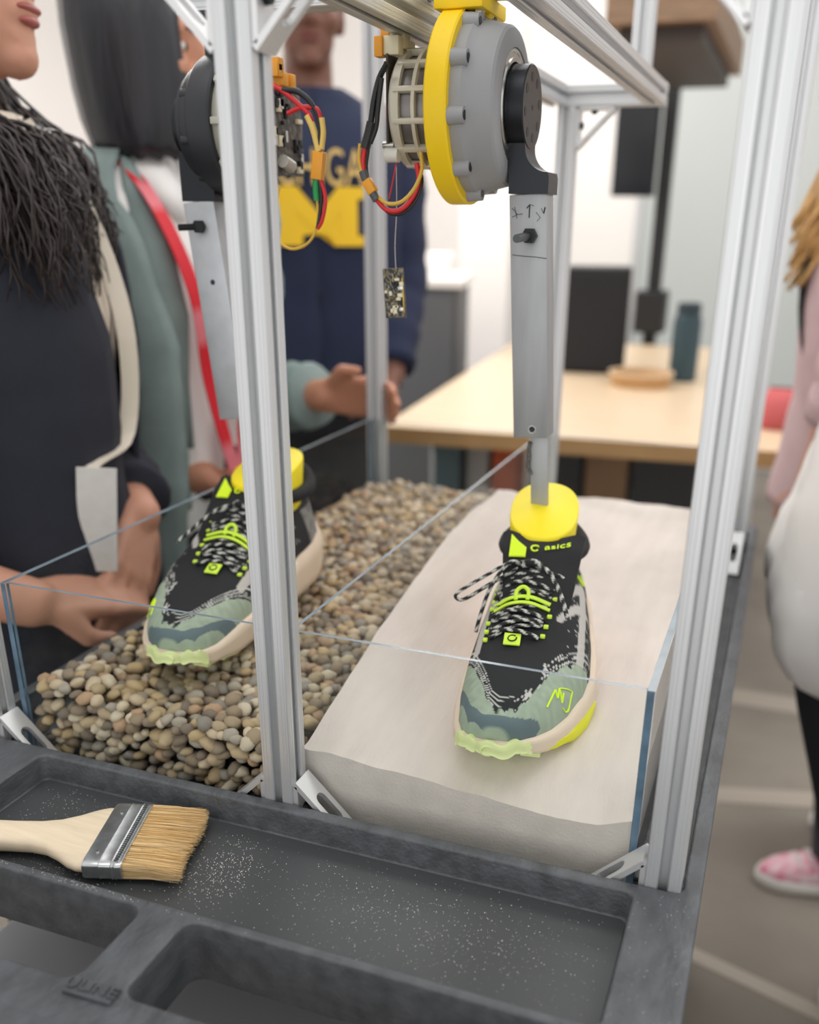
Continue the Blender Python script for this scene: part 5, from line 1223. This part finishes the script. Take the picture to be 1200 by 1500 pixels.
for zf, rx, ry, cy, op in ((1.012, .012, .014, -.012, 0), (1.008, .045, .052, -.012, 0), (.996, .072, .084, -.014, .10), (.978, .084, .096, -.008, .40), (.955, .090, .100, -.004, .56), (.93, .093, .100, .0, .58), (.905, .095, .100, .004, .54), (.88, .095, .097, .008, .50), (.858, .092, .090, .012, .50), (.846, .086, .082, .014, .52)):
    row = []
    for i in range(n + 1):
        t = PI/2 + op + (2*PI - 2*op)*i/n; wv = 1 + .012*math.sin(i*2.7) + .010*math.sin(i*4.9 + 1)
        row.append(bm.verts.new(B.H @ Vector((rx*wv*math.cos(t), cy + ry*wv*math.sin(t), zf*h + (.004*math.sin(i*1.9) if zf < .86 else 0)))))
    R_.append(row)
for X_, Y_ in zip(R_, R_[1:]):
    for j in range(n): bm.faces.new((X_[j], X_[j+1], Y_[j+1], Y_[j]))
bmesh.ops.recalc_face_normals(bm, faces=bm.faces); bmesh.ops.solidify(bm, geom=bm.faces[:], thickness=.010)
done(bm, 'hair', M_BHAIR, B.e, smooth=True)

# ---- C: navy sweatshirt, glasses
cpos = (-1.075, 2.13); cang = math.atan2(-cpos[1], -cpos[0]) + .06; CM = Matrix.Translation((*cpos, FLOOR)) @ Matrix.Rotation(cang - PI/2, 4, 'Z')
cL = [CM @ Vector((-.175, 0, 1.47)), CM @ Vector((-.195, .02, 1.14)), CM @ Vector((-.16, .17, .95))]; cR = [CM @ Vector((.175, 0, 1.47)), CM @ Vector((.195, .02, 1.14)), CM @ Vector((.16, .17, .95))]
Cp = person('person in a navy sweatshirt with a yellow block letter, standing behind the rear left post', cpos, cang, 1.81, SKIN_C, [dict(pts=cL, r=[.052, .044, .03]), dict(pts=cR, r=[.052, .044, .03])],
    [(cL[2], CM.to_3x3() @ Vector((.7, .5, -.3)), (0, 0, 1), -1, .5), (cR[2], CM.to_3x3() @ Vector((-.7, .5, -.3)), (0, 0, 1), 1, .5)], tk=1.15, voxel=.008, lip=(120, 66, 60))
h = Cp.h
sw = garment('sweatshirt', Cp, M_NAVYS, [(.50*h, .200, .158, 0), (.54*h, .205, .160, 0), (.62*h, .200, .155, .005), (.70*h, .205, .160, .01), (.77*h, .208, .152, .005), (.81*h, .190, .120, -.005), (.838*h, .120, .088, -.012), (.85*h, .078, .075, -.010)], None,
    [(a[:1] + [(a[0]+a[1])/2, a[1], (a[1]+a[2])/2, a[1]*.08 + a[2]*.92], [.080, .076, .068, .060, .052]) for a in (cL, cR)], .004, .006, 12)
def chest_c(x, z, out):
    rx, ry, cy = .206, .158, .008; u = min(.96, abs(x)/rx)**(1/.85); return CM @ Vector((x, cy + ry*math.sqrt(max(.02, 1 - u*u))**.85 + out, z))
def print_mesh(name, me, m_, x0, z0, out=.007):
    for v in me.vertices: v.co = chest_c(-(v.co.x + x0), z0 + v.co.y, out + max(0, v.co.z)*1.5)
    me.update(); return link(name, me, m_, sw)
# viewer's right is the wearer's left: mirror x inside print_mesh so that the letters read correctly
Wm, Hm = .200, .118
mp = [(-.50, -.5), (-.50, -.32), (-.43, -.32), (-.43, .30), (-.50, .30), (-.50, .5), (-.22, .5), (0, .08), (.22, .5), (.50, .5), (.50, .30), (.43, .30), (.43, -.32), (.50, -.32), (.50, -.5), (.17, -.5), (.17, -.32), (.24, -.32), (.24, .10), (0, -.30), (-.24, .10), (-.24, -.32), (-.17, -.32), (-.17, -.5)]
bm = bmesh.new(); prism(bm, [(x*Wm, y_*Hm) for x, y_ in mp], 'z', 0, .001); bmesh.ops.triangulate(bm, faces=bm.faces[:]); bmesh.ops.subdivide_edges(bm, edges=bm.edges[:], cuts=4, use_grid_fill=True)
me = bpy.data.meshes.new('m'); bm.to_mesh(me); bm.free(); print_mesh('chest_letter', me, mat('maize_print', (246, 200, 40), .7), 0, .435 - FLOOR, .013)
me = text_mesh('MICHIGAN', .098, .0005); bmt = bmesh.new(); bmt.from_mesh(me); bmesh.ops.triangulate(bmt, faces=bmt.faces[:]); bmesh.ops.subdivide_edges(bmt, edges=bmt.edges[:], cuts=2); 
for v in bmt.verts: v.co.x *= .62; v.co.y *= 1.05
bmt.to_mesh(me); bmt.free(); print_mesh('chest_lettering', me, mat('pale_maize_print', (232, 196, 120), .7), 0, .527 - FLOOR, .012)
trousers(Cp, M_TROU, [(-1.14, 2.09), (-.98, 2.18)], M_SHOE_B)
for fx in ((-1.14, 2.09), (-.98, 2.18)): sneaker(Cp, fx, cang, M_SHOE_B, M_SOLE_W, 'shoe')
bm = bmesh.new(); ell(bm, (0, -.014, .962*h), (.083, .098, .088), Cp.H)
for v in list(bm.verts): 
    v.co += Vector((mnoise.noise(v.co*60), mnoise.noise(v.co*60 + Vector((9, 0, 0))), mnoise.noise(v.co*60 + Vector((0, 9, 0)))))*.006
done(bm, 'hair', M_BHAIR, Cp.e, smooth=True)
bm = bmesh.new()
for s in (-1, 1): tube(bm, [Cp.H @ Vector((s*.034 + .022*math.cos(t), .107 - .006*abs(math.cos(t)), .937*h + .018*math.sin(t))) for t in np.linspace(0, 2*PI, 20)], .0018, 6)
tube(bm, [Cp.H @ Vector((x, .110, .940*h)) for x in (-.012, 0, .012)], .0016, 6)
for s in (-1, 1): tube(bm, [Cp.H @ Vector((s*.056, .100, .940*h)), Cp.H @ Vector((s*.080, .05, .940*h)), Cp.H @ Vector((s*.082, -.01, .935*h))], .0018, 6)
done(bm, 'glasses', M_BOLT, Cp.e, smooth=True)

# ---- D: white blouse and black trousers at the right edge (head above the frame)
dp = (.275, 1.42); dang = math.radians(150); DM = Matrix.Translation((*dp, FLOOR)) @ Matrix.Rotation(dang - PI/2, 4, 'Z')
dA = [DM @ Vector((-.15, 0, 1.32)), DM @ Vector((-.18, -.03, 1.06)), DM @ Vector((-.175, .0, .84))]; dB = [DM @ Vector((.15, 0, 1.32)), DM @ Vector((.18, -.03, 1.06)), DM @ Vector((.175, .0, .84))]
D = person('person in a loose white blouse and black trousers at the right edge', dp, dang, 1.63, SKIN_D, [dict(pts=a, r=[.046, .038, .026]) for a in (dA, dB)],
    [(dA[2], (0, 0, -1), DM.to_3x3() @ Vector((-1, 0, 0)), 1, .3, .9), (dB[2], (0, 0, -1), DM.to_3x3() @ Vector((1, 0, 0)), -1, .3, .9)], voxel=.008)
h = D.h
garment('blouse', D, mat('white_blouse', (240, 236, 232), .7, 0, var=(6, .03)), [(.432*h, .180, .175, .0), (.445*h, .215, .200, .0), (.475*h, .250, .226, 0), (.505*h, .262, .236, 0), (.60*h, .240, .205, 0), (.70*h, .212, .165, .01), (.77*h, .192, .130, .005), (.81*h, .172, .100, -.005), (.838*h, .105, .075, -.012), (.85*h, .075, .070, -.010)], None,
    [(a[:1] + [(a[0]+a[1])/2, a[1], (a[1]+a[2])/2, a[1]*.1 + a[2]*.9], [.070, .062, .056, .050, .044]) for a in (dA, dB)], .006, .004, 20, .08)
trousers(D, mat('black_trouser_d', (24, 26, 32), .9), [(.285, 1.40), (.385, 1.50)], M_SHOE_B, k=1.0, hips=[(.138, 1.39, -.06), (.335, 1.47, -.06)])
for fx in ((.285, 1.40), (.385, 1.50)): sneaker(D, fx, math.radians(-60), M_SHOE_B, M_SOLE_W, 'shoe')
bm = bmesh.new(); ell(bm, (0, -.02, .952*h), (.086, .100, .100), D.H); rs = random.Random(6)
for k in range(160):
    p = D.H @ Vector((rs.uniform(-.085, .085), rs.uniform(-.10, .0), rs.uniform(.92, .99)*h)); q = D.H @ Vector((rs.uniform(-.10, .10), rs.uniform(-.13, -.06), rs.uniform(.76, .84)*h)); tube(bm, catmull([p, p.lerp(q, .5) + Vector((0, 0, .01)), q], 5), .0045, 6)
done(bm, 'hair', M_DHAIR, D.e, smooth=True)

# ---- E: blond hair, pink top, behind the right posts
ep = (.165, 2.0); eang = math.radians(165); EM = Matrix.Translation((*ep, FLOOR)) @ Matrix.Rotation(eang - PI/2, 4, 'Z')
eA = [EM @ Vector((-.16, 0, 1.33)), EM @ Vector((-.19, .0, 1.05)), EM @ Vector((-.16, .05, .84))]; eB = [EM @ Vector((.16, 0, 1.33)), EM @ Vector((.19, .0, 1.05)), EM @ Vector((.16, .05, .84))]
E_ = person('person with long blond hair in a pink top, mostly hidden behind the right posts', ep, eang, 1.62, SKIN_D, [dict(pts=a, r=[.044, .037, .026]) for a in (eA, eB)],
    [(eA[2], (0, 0, -1), EM.to_3x3() @ Vector((-1, 0, 0)), 1, .4), (eB[2], (0, 0, -1), EM.to_3x3() @ Vector((1, 0, 0)), -1, .4)], voxel=.008, lean=(0, .06))
h = E_.h
garment('top', E_, mat('dusty_pink_top', (214, 184, 186), .8), [(.48*h, .190, .150, 0), (.60*h, .170, .130, 0), (.70*h, .180, .132, .01), (.77*h, .185, .125, .005), (.81*h, .170, .098, -.005), (.838*h, .105, .075, -.012), (.85*h, .078, .070, -.010)], None,
    [(a[:1] + [(a[0]+a[1])/2, a[1], a[1]*.55 + a[2]*.45], [.070, .068, .062, .056]) for a in (eA, eB)], .005, .004, 30)
bm = bmesh.new()
for s in (-1, 1): ribbon(bm, catmull([E_.M @ Vector((s*.10, -.10, .80*h)), E_.M @ Vector((s*.105, 0, .842*h)), chest(E_, s*.10, .80*h, .03), chest(E_, s*.115, .72*h, .035), chest(E_, s*.125, .63*h, .03), E_.M @ Vector((s*.175, -.02, .60*h))], 6), .040, .003, E_.M.to_3x3() @ Vector((1, 0, 0)))
done(bm, 'strap', M_DARK, E_.e)
trousers(E_, mat('grey_trouser', (70, 70, 76), .9), [(.36, 1.98), (.262, 1.80)], M_SHOE_B)
M_PINKS = mat('pink_white_knit', (226, 96, 140), .7, 0, var=(38, .2), col2=(246, 236, 236))
for fx, an in (((.36, 1.98), 165), ((.250, 1.80), 195)):
    u, X = sneaker(E_, fx, math.radians(an), M_PINKS, M_SOLE_W, L=.235)
    for k in range(4):
        bm = bmesh.new(); tube(bm, [X @ Vector((x, .01 + .022*k, .022 + (.072 - .010*k)*math.sqrt(max(0, 1 - (x/.042)**2))**.8 + .002)) for x in np.linspace(-.03, .03, 7)], .003, 6); done(bm, 'shoe_lace', M_SOLE_W, u, smooth=True)
bm = bmesh.new(); ell(bm, (0, -.02, .952*h), (.086, .100, .098), E_.H); rs = random.Random(16)
for k in range(260):
    s = rs.choice([-1, 1]); p = E_.H @ Vector((s*rs.uniform(.05, .086), rs.uniform(-.09, .03), rs.uniform(.90, .98)*h)); q = E_.H @ Vector((s*rs.uniform(.07, .15), rs.uniform(-.10, .10), rs.uniform(.72, .80)*h)); tube(bm, catmull([p, p.lerp(q, .5) + Vector((rs.uniform(-.01, .01), rs.uniform(-.01, .01), .0)), q], 5), .0045, 6)
done(bm, 'hair', mat('blond_hair', (206, 164, 104), .45, 0, var=(50, .25), stretch=(1, 1, .05)), E_.e, smooth=True)
